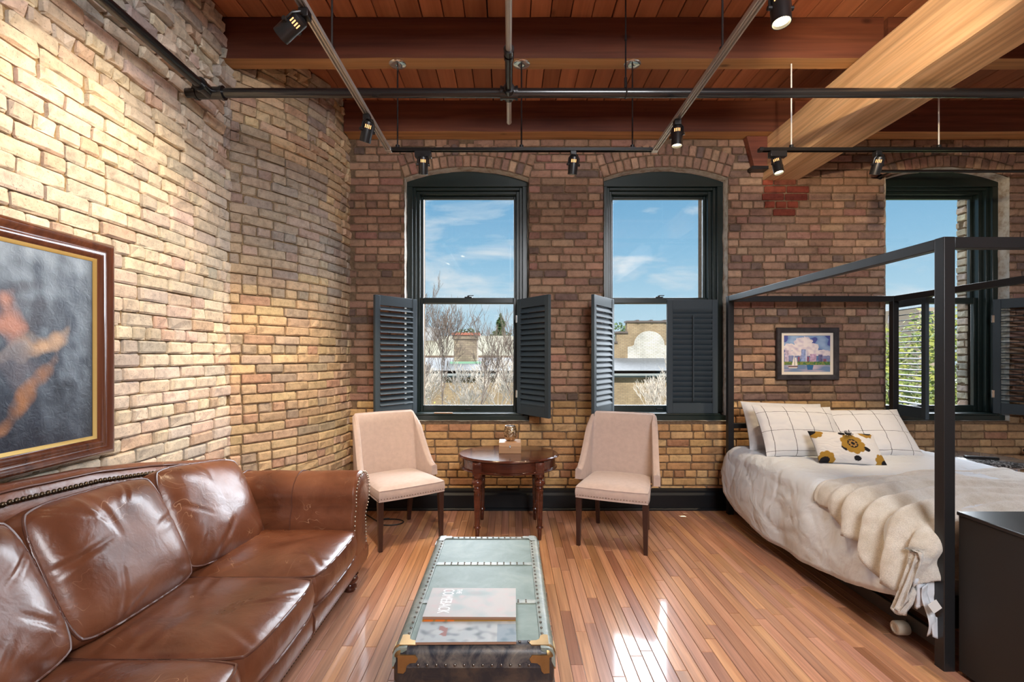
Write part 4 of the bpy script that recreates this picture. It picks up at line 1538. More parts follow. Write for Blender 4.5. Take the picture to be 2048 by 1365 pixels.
def duvet_fold(sa, sb):
    p = (sa, sb, 0.0)
    n1 = nz((sa*1.2, sb*1.2, 0.3), 1.6)
    n2 = abs(nz((sa*2.0 + sb*0.9, sb*1.6 - sa*0.8, 4.0), 2.4))
    n3 = abs(nz((sa*3.5 - sb*1.5, sb*3.5, 9.0), 2.2))
    f = 0.010*n1 - 0.006*max(0, 0.10-n2)/0.10 - 0.003*max(0, 0.12-n3)/0.12
    if sa < 0.02:   # hanging folds on the side
        k = sstep(0.02, -0.25, sa)
        f += k*(0.012*math.sin(sb*7.5 + 4.0*sa + 2.4*nz((sb, 1, 2), 1.3)) + 0.006*nz((sb*1.6, sa*3, 7), 2.0) - 0.006*max(0, 0.10-abs(nz((sb*0.8+sa*1.6, sa*0.8-sb*0.3, 3), 2.0)))/0.10)
    return f
def sheet_normal(fn, sa, sb):
    e = 0.01
    p0 = fn(sa, sb); px_ = fn(sa+e, sb); py_ = fn(sa, sb+e)
    n = (px_-p0).cross(p0-py_)
    if n.length < 1e-9: return Vector((0, 0, 1))
    n.normalize()
    return n
base_pt = lambda sa, sb: sheet_pt(sa, sb)[0]
def duvet_pt(u, v):
    sb = v*2.27
    yy = 4.17 - sb
    # left hem arc length for this row
    hz = hem(max(yy, 2.1))
    La = (ZD - 0.085 - hz) + 0.085*PI/2
    if sb < 0.12: La *= 0.75 + 0.25*sb/0.12
    if yy < 2.25: La = lerp(La, 0.24, sstep(2.25, 1.95, yy))
    Ra = 0.33
    W = DXR-DXL
    sa = lerp(-La, W+Ra, u**0.86)
    p = base_pt(sa, sb)
    n = sheet_normal(base_pt, sa, sb)
    p = p + n*(duvet_fold(sa, sb) + 0.012)
    p.z = max(p.z, 0.06)
    return p
dv = MB()
dv.grid(duvet_pt, 170, 170)
duv = dv.build('duvet', M_duvet, None, sharp=180, fix=False)
sol = duv.modifiers.new('thickness', 'SOLIDIFY'); sol.thickness = 0.014; sol.offset = -1
tag(duv, 'rumpled white duvet hanging low over the side of the black bed', 'duvet')

# plush blanket thrown over the foot
def blanket_pt(u, v):
    W = DXR-DXL
    # v: 0 = edge towards the pillows, 1 = foot; u: 0 = left hanging edge
    y_top = interp([(0.0, 2.93), (0.12, 3.02), (0.3, 3.14), (0.55, 3.24), (1.0, 3.30)], u) + 0.02*math.sin(u*17)
    yy = lerp(y_top, 2.02, v)
    sb = 4.17 - yy
    La = interp([(2.0, 0.40), (2.2, 0.37), (2.4, 0.29), (2.6, 0.215), (2.8, 0.16), (2.95, 0.10), (3.1, 0.05)], yy) + 0.022*math.sin(v*21+0.5)
    sa = lerp(-La, W+0.25, u**0.9)
    p = base_pt(sa, sb)
    n = sheet_normal(base_pt, sa, sb)
    # long folds running across, opening out and turning down on the hanging side
    edge = sstep(0.85, -0.05, sa)
    ph = sb - 0.20*edge*edge + 0.05*math.sin(sa*3.1) - 0.06*max(0, -sa)
    t = (ph - 1.20)/0.150
    amp = sstep(1.12, 1.28, ph)*sstep(2.0, 1.72, ph)*lerp(0.45, 1.0, edge)
    rid = (0.5 + 0.5*math.cos(2*PI*t))**0.8
    f = 0.016 + 0.052*amp*rid + 0.014*nz((sa*2, sb*2, 5), 2.2) + 0.003*nz((sa, sb, 1), 40)
    f += 0.03*sstep(1.75, 1.95, ph)*nz((sa*3, sb*3, 2), 1.6)
    if v < 0.06: f += 0.010*math.sin(PI*v/0.06) - 0.006
    return p + n*(f + duvet_fold(sa, sb)*0.5 + 0.014)
bl = MB()
bl.grid(blanket_pt, 150, 130)
blk = bl.build('plush_blanket', M_fur, None, sharp=180, fix=False)
sol = blk.modifiers.new('thickness', 'SOLIDIFY'); sol.thickness = 0.022; sol.offset = 1
tag(blk, 'thick cream plush throw bunched in folds over the foot of the bed', 'blanket')
# care label and fabric tie hanging at the corner
ct = MB(); ct.box(-0.022, 0.022, -0.001, 0.001, -0.045, 0.0, M=Matrix.Rotation(R(-35), 4, 'Y'))
o = ct.build('care_label', M_white, None, sharp=30)
o.location = (1.855, 2.11, 0.315)
o.parent = blk
tie = MB()
def tiefn(u, v):
    t = v
    return (lerp(1.868, 1.900, t) + (u-0.5)*lerp(0.035, 0.045, t), 2.155 + 0.012*math.sin(t*7) + 0.012*u, lerp(0.36, 0.135, t) + 0.012*u)
tie.grid(tiefn, 4, 16)
tie.grid(lambda u, v: (1.905 + (u-0.5)*0.045 + 0.01*v, 2.150 + 0.01*u, lerp(0.24, 0.14, v) - 0.02*u), 4, 10)
tt = tie.build('fabric_tie', M_duvet, None, sharp=180, fix=False)
s2 = tt.modifiers.new('thickness', 'SOLIDIFY'); s2.thickness = 0.002
tag(tt, 'white cloth tie dangling from the bedding beside the near bed post', 'tie')

# pillows
def pillow_geo(w_, h_, th, seed, n=44, wr=0.006, pinch=0.10, colfn=None, uv=False):
    mb = MB()
    def pt(u, v, sgn):
        # u, v in -1..1
        m = max(0.0, (1-abs(u)**2.6))*max(0.0, (1-abs(v)**2.6))
        t = th/2*m**0.55
        cx = 1 - pinch*(1-abs(v)**1.5)*0.35 if True else 1
        x = u*w_/2*(1 - pinch*0.5*(1-v*v)*abs(u)**3)
        y = v*h_/2*(1 - pinch*0.5*(1-u*u)*abs(v)**3)
        fold = wr*(nz((u*2, v*2, seed), 2.2) - 0.9*max(0, 0.16-abs(nz((u*1.5+v, v*1.5-u*0.4, seed+3), 2.4)))/0.16)*min(1, m*3)
        return Vector((x, y, sgn*(t + fold + 0.002)))
    for sgn in (1, -1):
        mb.grid(lambda a, b: pt(2*a-1, 2*b-1, sgn), n, n, colfn=(lambda a, b: colfn(a, b)) if colfn else None, uvfn=(lambda a, b: (a, b)) if uv else None)
    return mb
def lean_matrix(cx, cy, cz, lean, yaw=0.0, roll=0.0):
    """pillow standing on its lower edge, leaning back by lean degrees from upright, front towards the camera"""
    return Matrix.Translation((cx, cy, cz)) @ Matrix.Rotation(R(yaw), 4, 'Z') @ Matrix.Rotation(R(90-lean), 4, 'X') @ Matrix.Rotation(R(roll), 4, 'Z')
def grid_cotton():
    M = Mat('white cotton with thin black check', (0.69,0.69,0.70), 0.95, spec=0.1, sheen=0.2)
    tc = M.n('ShaderNodeTexCoord'); sp = M.n('ShaderNodeSeparateXYZ'); M.l(tc.outputs['UV'], sp.inputs[0])
    def line(o, k, ph):
        f = M.math('FRACT', M.math('ADD', M.math('MULTIPLY', o, k), ph))
        return M.math('LESS_THAN', M.math('ABSOLUTE', M.math('SUBTRACT', f, 0.5)), 0.011*k/3.4)
    g = M.math('MAXIMUM', line(sp.outputs[0], 3.9, 0.12), line(sp.outputs[1], 2.7, 0.30))
    M.to(M.mix(g, (0.69,0.69,0.70), (0.06,0.055,0.055)), 'Base Color')
    M.to(M.bump(M.noise(M.coords(), 25, 4), 0.15, 0.004), 'Normal')
    return M.m
M_check = grid_cotton()
def put_pillow(name, label, mat, w_, h_, th, Mx, seed, uv=False, colfn=None, n=44, wr=0.006, group=None, welt=None):
    mb = pillow_geo(w_, h_, th, seed, n=n, wr=wr, colfn=colfn, uv=uv)
    o = mb.build(name, mat, None, sharp=180, fix=False)
    o.matrix_world = Mx
    tag(o, label, 'pillow' if name != 'lumbar_cushion' else 'cushion', group)
    return o
put_pillow('bed_pillow', 'plain white pillow at the back behind the left checked pillow', M_pillow, 0.68, 0.44, 0.20, lean_matrix(2.31, 4.02, 0.800, 26, 0, -2), 41, group='bed pillows')
put_pillow('bed_pillow', 'white pillow with thin black check, left of the two', M_check, 0.64, 0.44, 0.15, lean_matrix(2.275, 3.775, 0.808, 33, 2, -2), 42, uv=True, group='bed pillows')
put_pillow('bed_pillow', 'white pillow with thin black check, right of the two and partly behind the flower cushion', M_check, 0.64, 0.43, 0.14, lean_matrix(2.855, 3.82, 0.790, 40, -3, 1), 43, uv=True, group='bed pillows')
def flower(u, v):
    x, y = (u-0.5)*0.47, (v-0.5)*0.27
    base = (0.66, 0.65, 0.65, 1); must = (0.33, 0.19, 0.035, 1); blk_ = (0.015, 0.015, 0.018, 1)
    def petal(cx, cy, r0, n_, ph=0.0, sx=1.0, sy=1.0):
        dx, dy = (x-cx)/sx, (y-cy)/sy
        d = math.hypot(dx, dy); a = math.atan2(dy, dx)
        return d < r0*(1 + 0.16*abs(math.cos(a*n_/2+ph)) - 0.04)
    def ell(cx, cy, rx, ry, rot=0.0):
        dx, dy = x-cx, y-cy
        c, s_ = math.cos(rot), math.sin(rot)
        return ((dx*c+dy*s_)/rx)**2 + ((-dx*s_+dy*c)/ry)**2
    c = base
    fx, fy = 0.022, 0.008
    for (a, b, rot) in ((0.105, -0.032, -0.5), (-0.046, -0.030, 1.9), (0.026, -0.105, 0.0), (-0.02, 0.1, 0.3)):
        if ell(a, b, 0.026, 0.018, rot) < 1: c = blk_
    if petal(fx, fy, 0.076, 9, 0.3): c = must
    e = ell(fx, fy, 0.036, 0.036)
    a = math.atan2(y-fy, x-fx)
    if e < 1: c = blk_
    if e < 0.55 + 0.18*math.cos(a*8): c = (0.36, 0.20, 0.06, 1)
    if e < 0.14: c = blk_
    for (cx, cy, bx_, by_) in ((-0.205, 0.115, -0.225, 0.12), (-0.185, -0.110, -0.20, -0.125), (0.205, -0.115, 0.225, -0.125), (0.155, 0.125, 0.175, 0.13)):
        if petal(cx, cy, 0.052, 8, 0.9): c = must
        if ell(bx_, by_, 0.036, 0.026, 0.3) < 1: c = blk_
    return c
o = put_pillow('lumbar_cushion', 'small white lumbar cushion with mustard and black flowers', M_cush, 0.455, 0.265, 0.11, lean_matrix(2.435, 3.475, 0.730, 42, -4, -3), 44, colfn=flower, n=110, wr=0.003)
ts = MB()
r = random.Random(4)
for k in range(14):
    a = R(360*k/14)
    ts.tube([(0.006, 0.078, 0.058), (0.006+0.02*math.cos(a), 0.078+0.012*math.sin(a), 0.075), (0.006+0.034*math.cos(a)*r.uniform(.7, 1.1), 0.078+0.026*math.sin(a), 0.070+r.uniform(0, 0.02))], 0.0022, 5)
ts.build('tassel', simple('black yarn', (0.012,0.012,0.014), 0.95), o, sharp=60)

# ------------------------------------------------------------------ black cabinet at the foot of the bed
cab = thing('black_cabinet', 'low matt black cabinet at the foot of the bed, cut by the frame edge', 'cabinet', (2.45, 1.62, 0))
def graphite():
    M = Mat('matt black laminate', (0.018,0.018,0.019), 0.55, spec=0.4)
    M.to(M.bump(M.noise(M.coords(), 300, 2), 0.1, 0.001), 'Normal')
    return M.m
M_lam = graphite()
M_lamtop = simple('satin black top', (0.022,0.022,0.024), 0.28, spec=0.6)
def cb(x0, x1, y0, y1, z0, z1, name, mat=M_lam, parent=cab, bevel=0.003):
    return MB().box(x0, x1, y0, y1, z0, z1).build(name, mat, parent, world=(parent is cab), sharp=30, bevel=bevel)
cb(1.967, 2.93, 1.13, 2.105, 0.02, 0.700, 'carcass')
cb(1.962, 2.935, 1.125, 2.110, 0.700, 0.716, 'cabinet_top', M_lamtop)
cb(1.985, 2.91, 1.15, 2.09, 0.0, 0.02, 'plinth')
for k in range(3):
    d = cb(2.0, 2.90, 1.112, 1.13, 0.06+0.21*k, 0.255+0.21*k, 'drawer')
    MB().box(2.36, 2.54, 1.098, 1.104, 0.15+0.21*k, 0.162+0.21*k).build('handle', M_black, d, sharp=30, bevel=0.002)

# ------------------------------------------------------------------ round bedside table and remote
def marble():
    M = Mat('dark veined marble', (0.05,0.05,0.05), 0.12, spec=0.6, coat=0.3)
    n = M.noise(M.coords(), 7, 8, 0.7, 2.2)
    M.to(M.ramp(n, [(0.46, (0.025,0.026,0.028)), (0.495, (0.42,0.40,0.38)), (0.51, (0.05,0.05,0.05)), (0.62, (0.02,0.02,0.02)), (0.68, (0.16,0.15,0.14))]), 'Base Color')
    return M.m
st = thing('bedside_table', 'round dark marble bedside table with thin chrome legs right of the bed', 'table', (3.80, 3.92, 0))
q = MB(); q.lathe([(0.0, 0.548), (0.300, 0.548), (0.306, 0.553), (0.306, 0.565), (0.300, 0.570), (0.0, 0.570)], 56); q.build('table_top', marble(), st, sharp=40)
q = MB(); q.lathe([(0.0, 0.536), (0.285, 0.536), (0.292, 0.539), (0.292, 0.545), (0.285, 0.548), (0.0, 0.548)], 56); q.build('rim', M_chrome, st, sharp=40)
for k in range(3):
    a = R(-35 + 120*k)
    q = MB(); q.cyl((0.24*math.cos(a), 0.24*math.sin(a), 0), (0.24*math.cos(a), 0.24*math.sin(a), 0.537), 0.016, 16); q.cyl((0.24*math.cos(a), 0.24*math.sin(a), 0), (0.24*math.cos(a), 0.24*math.sin(a), 0.012), 0.022, 16)
    q.build('leg', M_chrome, st, sharp=40)
rm = thing('remote_control', 'slim black remote control on the round marble table', 'remote', (3.80, 3.87, 0.570), R(-20))
MB().box(-0.105, 0.105, -0.022, 0.022, 0.0, 0.018).build('remote_body', simple('black plastic', (0.012,0.012,0.013), 0.35), rm, sharp=30, bevel=0.004)
for k in range(5):
    q = MB(); q.cyl((-0.07+0.03*k, 0.0, 0.018), (-0.07+0.03*k, 0.0, 0.0195), 0.006, 10); q.build('button', simple('grey rubber', (0.06,0.06,0.065), 0.6), rm, sharp=40)

# ------------------------------------------------------------------ pictures
def frame_part(mb, prof, w_, h_, Mx):
    """mitred frame: prof = (inset, height) pairs from outer edge inwards, w_/h_ outer size, local xy plane, z out"""
    n = len(prof)
    rings = []
    for (ins, z) in prof:
        a, b = w_/2-ins, h_/2-ins
        rings.append([Mx @ Vector(p) for p in ((-a,-b,z),(a,-b,z),(a,b,z),(-a,b,z))])
    vs_ = [p for rg in rings for p in rg]
    fs_ = []
    for i in range(n):
        j = (i+1) % n
        for k in range(4):
            l = (k+1) % 4
            fs_.append((i*4+k, i*4+l, j*4+l, j*4+k))
    mb.add(vs_, fs_)
# large oil painting on the left wall: local x runs along -Y (so that it reads from the room), z out = +X
PWd, PHt = 1.24, 0.985
MXP = Matrix.Translation((XL+0.012, 2.285-PWd/2, 1.432)) @ Matrix(((0,0,1),(1,0,0),(0,1,0))).to_4x4()
ptg = thing('oil_painting', 'big framed dark blue-grey oil painting of a figure, cut by the left frame edge', 'painting', (XL, 2.285-PWd/2, 0.94))
q = MB()
frame_part(q, [(0.0, 0.0), (0.0, 0.030), (0.006, 0.040), (0.016, 0.046), (0.028, 0.043), (0.036, 0.034), (0.046, 0.032), (0.054, 0.036), (0.066, 0.033), (0.074, 0.022), (0.082, 0.020), (0.082, 0.0)], PWd, PHt, MXP)
q.build('frame', M_frame_w, ptg, world=True, sharp=45)
q = MB(); frame_part(q, [(0.080, 0.004), (0.080, 0.021), (0.086, 0.019), (0.094, 0.014), (0.096, 0.004)], PWd, PHt, MXP); q.build('gilt_slip', M_gold, ptg, world=True, sharp=45)
def oil(u, v):
    x, y = u*(PWd-0.186), v*(PHt-0.186)
    d1 = nz((x*2.0+0.6*y, y*5.0, 1.0), 1.6); d2 = nz((x*7-3*y, y*9, 2.0), 1.5); d3 = nz((x*18+10*y, y*14-6*x, 5.0), 1.2)
    st_ = nz((x*16, y*2.2, 8.0), 1.3)
    b = Vector((0.030, 0.042, 0.070)).lerp(Vector((0.25, 0.32, 0.41)), max(0, min(1, 0.26 + 0.55*d1 + 0.35*d2 + 0.25*d3 + 0.45*st_ + 0.30*(v-0.45))))
    if v < 0.35: b = b.lerp(Vector((0.012, 0.017, 0.032)), min(0.85, (0.35-v)*3.5*(0.75+d2)))
    if u > 0.93: b = b.lerp(Vector((0.015, 0.02, 0.03)), (u-0.93)/0.07*0.85)
    def blob(cx, cy, rx, ry, rot, col, k, soft=1.3):
        nonlocal b
        dx, dy = x-cx, y-cy
        c, s_ = math.cos(rot), math.sin(rot)
        e = 0.62*(((dx*c+dy*s_)/rx)**2 + ((-dx*s_+dy*c)/ry)**2) + 0.9*d2 + 0.6*d3
        if e < 1: b = b.lerp(Vector(col), k*min(1, (1-e)/soft))
    W_, H_ = PWd-0.2, PHt-0.2
    blob(0.74*W_, 0.67*H_, 0.11, 0.13, 0.2, (0.045, 0.04, 0.055), 0.75)
    blob(0.665*W_, 0.635*H_, 0.050, 0.085, 0.15, (0.46, 0.21, 0.14), 0.85)
    blob(0.765*W_, 0.525*H_, 0.115, 0.042, 0.30, (0.50, 0.33, 0.20), 0.95)
    blob(0.69*W_, 0.495*H_, 0.055, 0.040, 0.3, (0.13, 0.16, 0.21), 0.85)
    blob(0.70*W_, 0.40*H_, 0.10, 0.07, 0.0, (0.15, 0.14, 0.17), 0.6)
    blob(0.735*W_, 0.28*H_, 0.15, 0.034, 0.90, (0.36, 0.16, 0.06), 0.9)
    blob(0.88*W_, 0.26*H_, 0.08, 0.10, 0.0, (0.012, 0.016, 0.03), 0.8)
    return (max(0.004, b.x), max(0.004, b.y), max(0.004, b.z), 1)
q = MB(); q.grid(lambda u, v: MXP @ Vector(((u-0.5)*(PWd-0.186), (v-0.5)*(PHt-0.186), 0.012)), 240, 190, colfn=oil)
q.build('canvas', M_paint, ptg, world=True, sharp=180)
# small watercolour between the windows
PW2, PH2 = 0.567, 0.476
MXW = Matrix.Translation((2.706, YW-0.012, 1.418)) @ Matrix.Rotation(R(90), 4, 'X')
wc = thing('watercolour_picture', 'small framed watercolour of a sailboat before a skyline above the bed', 'picture', (2.706, YW, 1.18))
q = MB(); frame_part(q, [(0.0, 0.0), (0.0, 0.020), (0.005, 0.026), (0.022, 0.026), (0.030, 0.022), (0.044, 0.021), (0.048, 0.014), (0.048, 0.0)], PW2, PH2, MXW); q.build('frame', worn('dark distressed frame', (0.022,0.020,0.024), (0.055,0.050,0.055)), wc, world=True, sharp=40)
q = MB(); frame_part(q, [(0.046, 0.003), (0.046, 0.009), (0.071, 0.009), (0.073, 0.006), (0.073, 0.003)], PW2, PH2, MXW); q.build('mat_board', simple('cream mat board', (0.74,0.68,0.60), 0.9), wc, world=True, sharp=40)
def water(u, v):
    n1 = nz((u*3, v*3, 1.0), 1.8); n2 = nz((u*8, v*8, 2.0), 1.6); n3 = nz((u*20, v*14, 3.0), 1.4)
    c = Vector((0.12, 0.22, 0.45)).lerp(Vector((0.30, 0.42, 0.62)), max(0, min(1, 0.45 + n1 + 0.3*n2)))
    if n1 < -0.18: c = Vector((0.07, 0.09, 0.30))
    cl = -1
    for (cx, cy, rx, ry) in ((0.43, 0.80, 0.20, 0.15), (0.33, 0.66, 0.20, 0.12), (0.14, 0.68, 0.14, 0.10), (0.60, 0.66, 0.16, 0.14), (0.82, 0.52, 0.18, 0.09), (0.52, 0.52, 0.45, 0.10), (0.97, 0.50, 0.10, 0.05)):
        cl = max(cl, 1 - (((u-cx)/rx)**2 + ((v-cy)/ry)**2) + 0.55*n2 + 0.25*n3)
    if cl > 0: c = Vector((0.72, 0.66, 0.68)).lerp(Vector((0.48, 0.42, 0.55)), max(0, min(1, 0.2 + n2*1.2)))
    if v < 0.45: c = Vector((0.08, 0.17, 0.36)).lerp(Vector((0.30, 0.28, 0.45)), max(0, min(1, 0.5 + n2)))
    for (a, b, h, col) in ((0.03, 0.11, 0.60, (0.40, 0.34, 0.46)), (0.375, 0.495, 0.62, (0.22, 0.28, 0.50)), (0.56, 0.70, 0.50, (0.40, 0.28, 0.42)), (0.74, 0.83, 0.48, (0.10, 0.10, 0.22)), (0.30, 0.345, 0.42, (0.22, 0.08, 0.14)), (0.505, 0.545, 0.42, (0.22, 0.07, 0.13)), (0.84, 0.92, 0.36, (0.20, 0.08, 0.14))):
        if a < u < b and v < h: c = Vector(col)*(0.8 + 0.6*max(0, 0.5+n3)) if not (0.475 < u < 0.49) else Vector((0.7, 0.68, 0.7))
    if v < 0.29: c = Vector((0.05, 0.16, 0.06)).lerp(Vector((0.22, 0.24, 0.06)), max(0, min(1, 0.4 + 1.4*n3)))
    if v < 0.20:
        c = Vector((0.14, 0.22, 0.38)).lerp(Vector((0.48, 0.40, 0.50)), max(0, min(1, 0.25 + 1.2*nz((u*3, v*14, 4.0), 1.3))))
        if 0.49 < u < 0.64 and v > 0.06 and abs(u-0.565) < 0.075*(v+0.3)/0.5: c = Vector((0.03, 0.12, 0.28))
    # boat
    if 0.18 < v < 0.46:
        if 0.175 + (v-0.18)*0.18 < u < 0.232: c = Vector((0.78, 0.74, 0.68))
        if 0.245 < u < 0.300 - (v-0.18)*0.12 and v < 0.40: c = Vector((0.78, 0.74, 0.70))
    if 0.235 < u < 0.240 and 0.16 < v < 0.50: c = Vector((0.08, 0.05, 0.06))
    if 0.10 + (0.16-v)*0.3 < u < 0.31 - (0.16-v)*0.5 and 0.105 < v < 0.17: c = Vector((0.62, 0.58, 0.58)) if v < 0.135 else Vector((0.16, 0.08, 0.07))
    return (max(0.01, c.x), max(0.01, c.y), max(0.01, c.z), 1)
q = MB(); q.grid(lambda u, v: MXW @ Vector(((u-0.5)*(PW2-0.14), (v-0.5)*(PH2-0.14), 0.0045)), 150, 120, colfn=water)
q.build('artwork', M_print, wc, world=True, sharp=180)

# ------------------------------------------------------------------ small things
cbl = MB()
pts = []
for i in range(60):
    t = i/59
    if t < 0.35: pts.append((lerp(-1.32, -1.10, t/0.35), lerp(4.28, 4.02, t/0.35), 0.006))
    else:
        a = lerp(R(150), R(-250), (t-0.35)/0.65)
        pts.append((-1.02 + 0.115*math.cos(a) + 0.05*(t-0.35), 4.02 + 0.075*math.sin(a), 0.006 + (0.008 if t > 0.8 else 0)))
cbl.tube(pts, 0.005, 6)
tag(cbl.build('power_cable', simple('black rubber cable', (0.012,0.012,0.012), 0.5), None, sharp=60), 'black power cable looped on the floor under the left chair', 'cable')
sw = MB().box(-0.70, -0.53, YW+0.030, YW+0.055, 0.8682, 0.876)
tag(sw.build('wood_strip', M_maple, None, sharp=30, bevel=0.001), 'thin pale wooden strip lying on the sill of the first window', 'strip')
rk = thing('wall_rack', 'black wall rack with rounded arms at the right edge', 'rack', (4.70, YW, 0.7))
for k, z in enumerate((1.76, 1.47, 1.17, 0.845, 0.555)):
    q = MB(); q.tube([(4.585, YW-0.10, z), (4.60, YW-0.115, z), (4.64, YW-0.12, z), (5.0, YW-0.12, z)], [0.008, 0.016, 0.018, 0.018], 10); q.build('arm', M_pipe, rk, world=True, sharp=40)
q = MB(); q.cyl((4.78, YW-0.09, 0.45), (4.78, YW-0.09, 1.85), 0.012, 10); q.cyl((4.78, YW-0.09, 0.55), (4.78, YW, 0.55), 0.01, 8); q.cyl((4.78, YW-0.09, 1.75), (4.78, YW, 1.75), 0.01, 8); q.build('upright', M_pipe, rk, world=True, sharp=40)
rd = thing('curtain_rod', 'thin black rod with round end crossing above the rightmost window', 'rod', (4.3, YW, 3.03))
q = MB(); q.cyl((3.25, YW-0.14, 3.035), (XR-0.01, YW-0.14, 3.035), 0.013, 12); q.build('rod', M_pipe, rd, world=True, sharp=40)
q = MB(); q.ball((3.235, YW-0.14, 3.035), 0.034, 14, 10); q.build('finial', M_pipe, rd, world=True, sharp=60)
for X in (3.38, 4.75):
    q = MB(); q.cyl((X, YW-0.14, 3.035), (X, YW, 3.035), 0.008, 8); q.cyl((X, YW-0.01, 3.035), (X, YW, 3.035), 0.025, 12); q.build('wall_bracket', M_pipe, rd, world=True, sharp=40)

# ================================================================== pipes and track lights
pipe = thing('sprinkler_pipe', 'black sprinkler pipe run crossing below the ceiling with tee fittings', 'pipe', (0, 2.83, 2.95))
PZ, PY = 2.95, 2.83
def pp(mb, name, mat=M_pipe): return mb.build(name, mat, pipe, world=True, sharp=40)
q = MB(); q.cyl((-1.905, PY, PZ), (XR-0.01, PY, PZ), 0.027, 20); pp(q, 'cross_pipe')
q = MB(); q.cyl((-1.77, YB, PZ), (-1.77, PY, PZ), 0.027, 20); pp(q, 'side_pipe')
q = MB(); q.cyl((-1.85, PY, PZ), (-1.69, PY, PZ), 0.035, 20); q.cyl((-1.77, PY-0.085, PZ), (-1.77, PY, PZ), 0.035, 20)
for (a, b) in (((-1.70, PY, PZ), (-1.685, PY, PZ)), ((-1.855, PY, PZ), (-1.84, PY, PZ))): q.cyl(a, b, 0.040, 20)
q.cyl((-1.77, PY-0.10, PZ), (-1.77, PY-0.082, PZ), 0.040, 20); pp(q, 'tee')
q = MB(); q.cyl((-0.006, YB, PZ), (-0.006, 2.45, PZ), 0.0155, 16); pp(q, 'branch_pipe', M_track)
q = MB(); q.cyl((-0.006, 2.44, PZ), (-0.006, PY, PZ), 0.021, 16); q.cyl((-0.006, 2.42, PZ), (-0.006, 2.455, PZ), 0.027, 16); q.cyl((-0.006, 2.475, PZ), (-0.006, 2.50, PZ), 0.026, 16); pp(q, 'coupling')
q = MB(); q.cyl((-0.055, PY, PZ), (0.043, PY, PZ), 0.036, 20); q.cyl((-0.006, PY-0.06, PZ), (-0.006, PY+0.05, PZ), 0.031, 16); q.cyl((-0.058, PY, PZ), (-0.045, PY, PZ), 0.040, 20); q.cyl((0.033, PY, PZ), (0.046, PY, PZ), 0.040, 20); pp(q, 'tee')
q = MB(); q.cyl((-0.006, PY+0.04, PZ), (-0.006, 3.18, PZ), 0.0155, 16); q.ball((-0.006, 3.18, PZ), 0.017, 14, 8); pp(q, 'end_nipple', M_track)
q = MB(); q.cyl((0.682, PY, PZ+0.03), (0.682, PY, ZC), 0.005, 8); q.cyl((0.682, PY, PZ+0.02), (0.682, PY, PZ+0.09), 0.009, 8); q.cyl((0.682, PY, 3.26), (0.682, PY, 3.29), 0.008, 8); pp(q, 'hanger_rod')
q = MB(); q.tube([(0.682, PY+0.030*math.cos(a), PZ+0.030*math.sin(a)) for a in [2*PI*i/20 for i in range(20)]], 0.004, 6, closed=True); pp(q, 'hanger_loop')

TZ, TY, TXL, TXR = 2.80, 3.262, -0.825, 0.985
ZJ = 3.385
def rail(parent, p0, p1, mat=M_track):
    """track: U shaped channel"""
    p0, p1 = Vector(p0), Vector(p1)
    d = (p1-p0).normalized(); s_ = d.cross(Vector((0,0,1))).normalized()
    q = MB()
    prof = [(-0.018, 0.010), (-0.018, -0.010), (-0.011, -0.010), (-0.011, 0.002), (-0.004, 0.002), (-0.004, -0.006), (0.004, -0.006), (0.004, 0.002), (0.011, 0.002), (0.011, -0.010), (0.018, -0.010), (0.018, 0.010)]
    n = len(prof)
    vs_ = [p0 + s_*a + Vector((0,0,b)) for a, b in prof] + [p1 + s_*a + Vector((0,0,b)) for a, b in prof]
    q.add(vs_, [tuple(range(n)), tuple(range(2*n-1, n-1, -1))] + [(i, (i+1) % n, n+(i+1) % n, n+i) for i in range(n)])
    return q.build('rail', mat, parent, world=True, sharp=30)
def hang(parent, x, y, ztop=ZJ, plate=False, mat=M_pipe, r_=0.0055):
    q = MB(); q.cyl((x, y, TZ), (x, y, ztop), r_, 8); o = q.build('hanger_rod', mat, parent, world=True, sharp=40)
    q = MB(); q.cyl((x, y, TZ+0.008), (x, y, TZ+0.032), 0.014, 10); q.box(x-0.016, x+0.016, y-0.016, y+0.016, TZ+0.006, TZ+0.014); q.build('clamp', M_black, o, sharp=40)
    if plate:
        q = MB(); q.lathe([(0.0, 0.0), (0.018, -0.006), (0.030, -0.004), (0.052, -0.003), (0.058, 0.002), (0.058, 0.008), (0.0, 0.009)], 28, Matrix.Translation((x, y, ztop-0.006))); q.build('canopy_plate', M_chrome, o, sharp=40)
tr = thing('lighting_track', 'U-shaped metal lighting track hung on black rods below the joists', 'lighting track', (0.08, TY, TZ))
rail(tr, (TXL, 0.4, TZ), (TXL, TY+0.018, TZ)); rail(tr, (TXR, 0.4, TZ), (TXR, TY+0.018, TZ)); rail(tr, (TXL, TY, TZ), (TXR, TY, TZ), simple('black track metal', (0.05,0.05,0.05), 0.25, 0.8))
for X in (TXL, TXR):
    q = MB(); q.box(X-0.02, X+0.02, TY-0.02, TY+0.02, TZ-0.012, TZ+0.014); q.build('corner_joint', M_track, tr, world=True, sharp=30, bevel=0.002)
for X in (-0.764, 0.078, 0.832): hang(tr, X, TY, plate=True)
for X in (TXL, TXR): hang(tr, X, 2.225, plate=True)
tr2 = thing('lighting_track', 'straight black lighting track on pale rods in front of the girder end', 'lighting track', (3.4, TY, TZ))
rail(tr2, (1.715, TY, TZ), (XR-0.02, TY, TZ), simple('dark track metal', (0.03,0.03,0.03), 0.3, 0.7))
for X in (1.912, 2.914, 4.3): hang(tr2, X, TY, ZJ, False, M_white, 0.0045)
q = MB(); q.box(1.690, 1.716, TY-0.02, TY+0.02, TZ-0.012, TZ+0.012); q.build('end_cap', M_black, tr2, world=True, sharp=30, bevel=0.002)

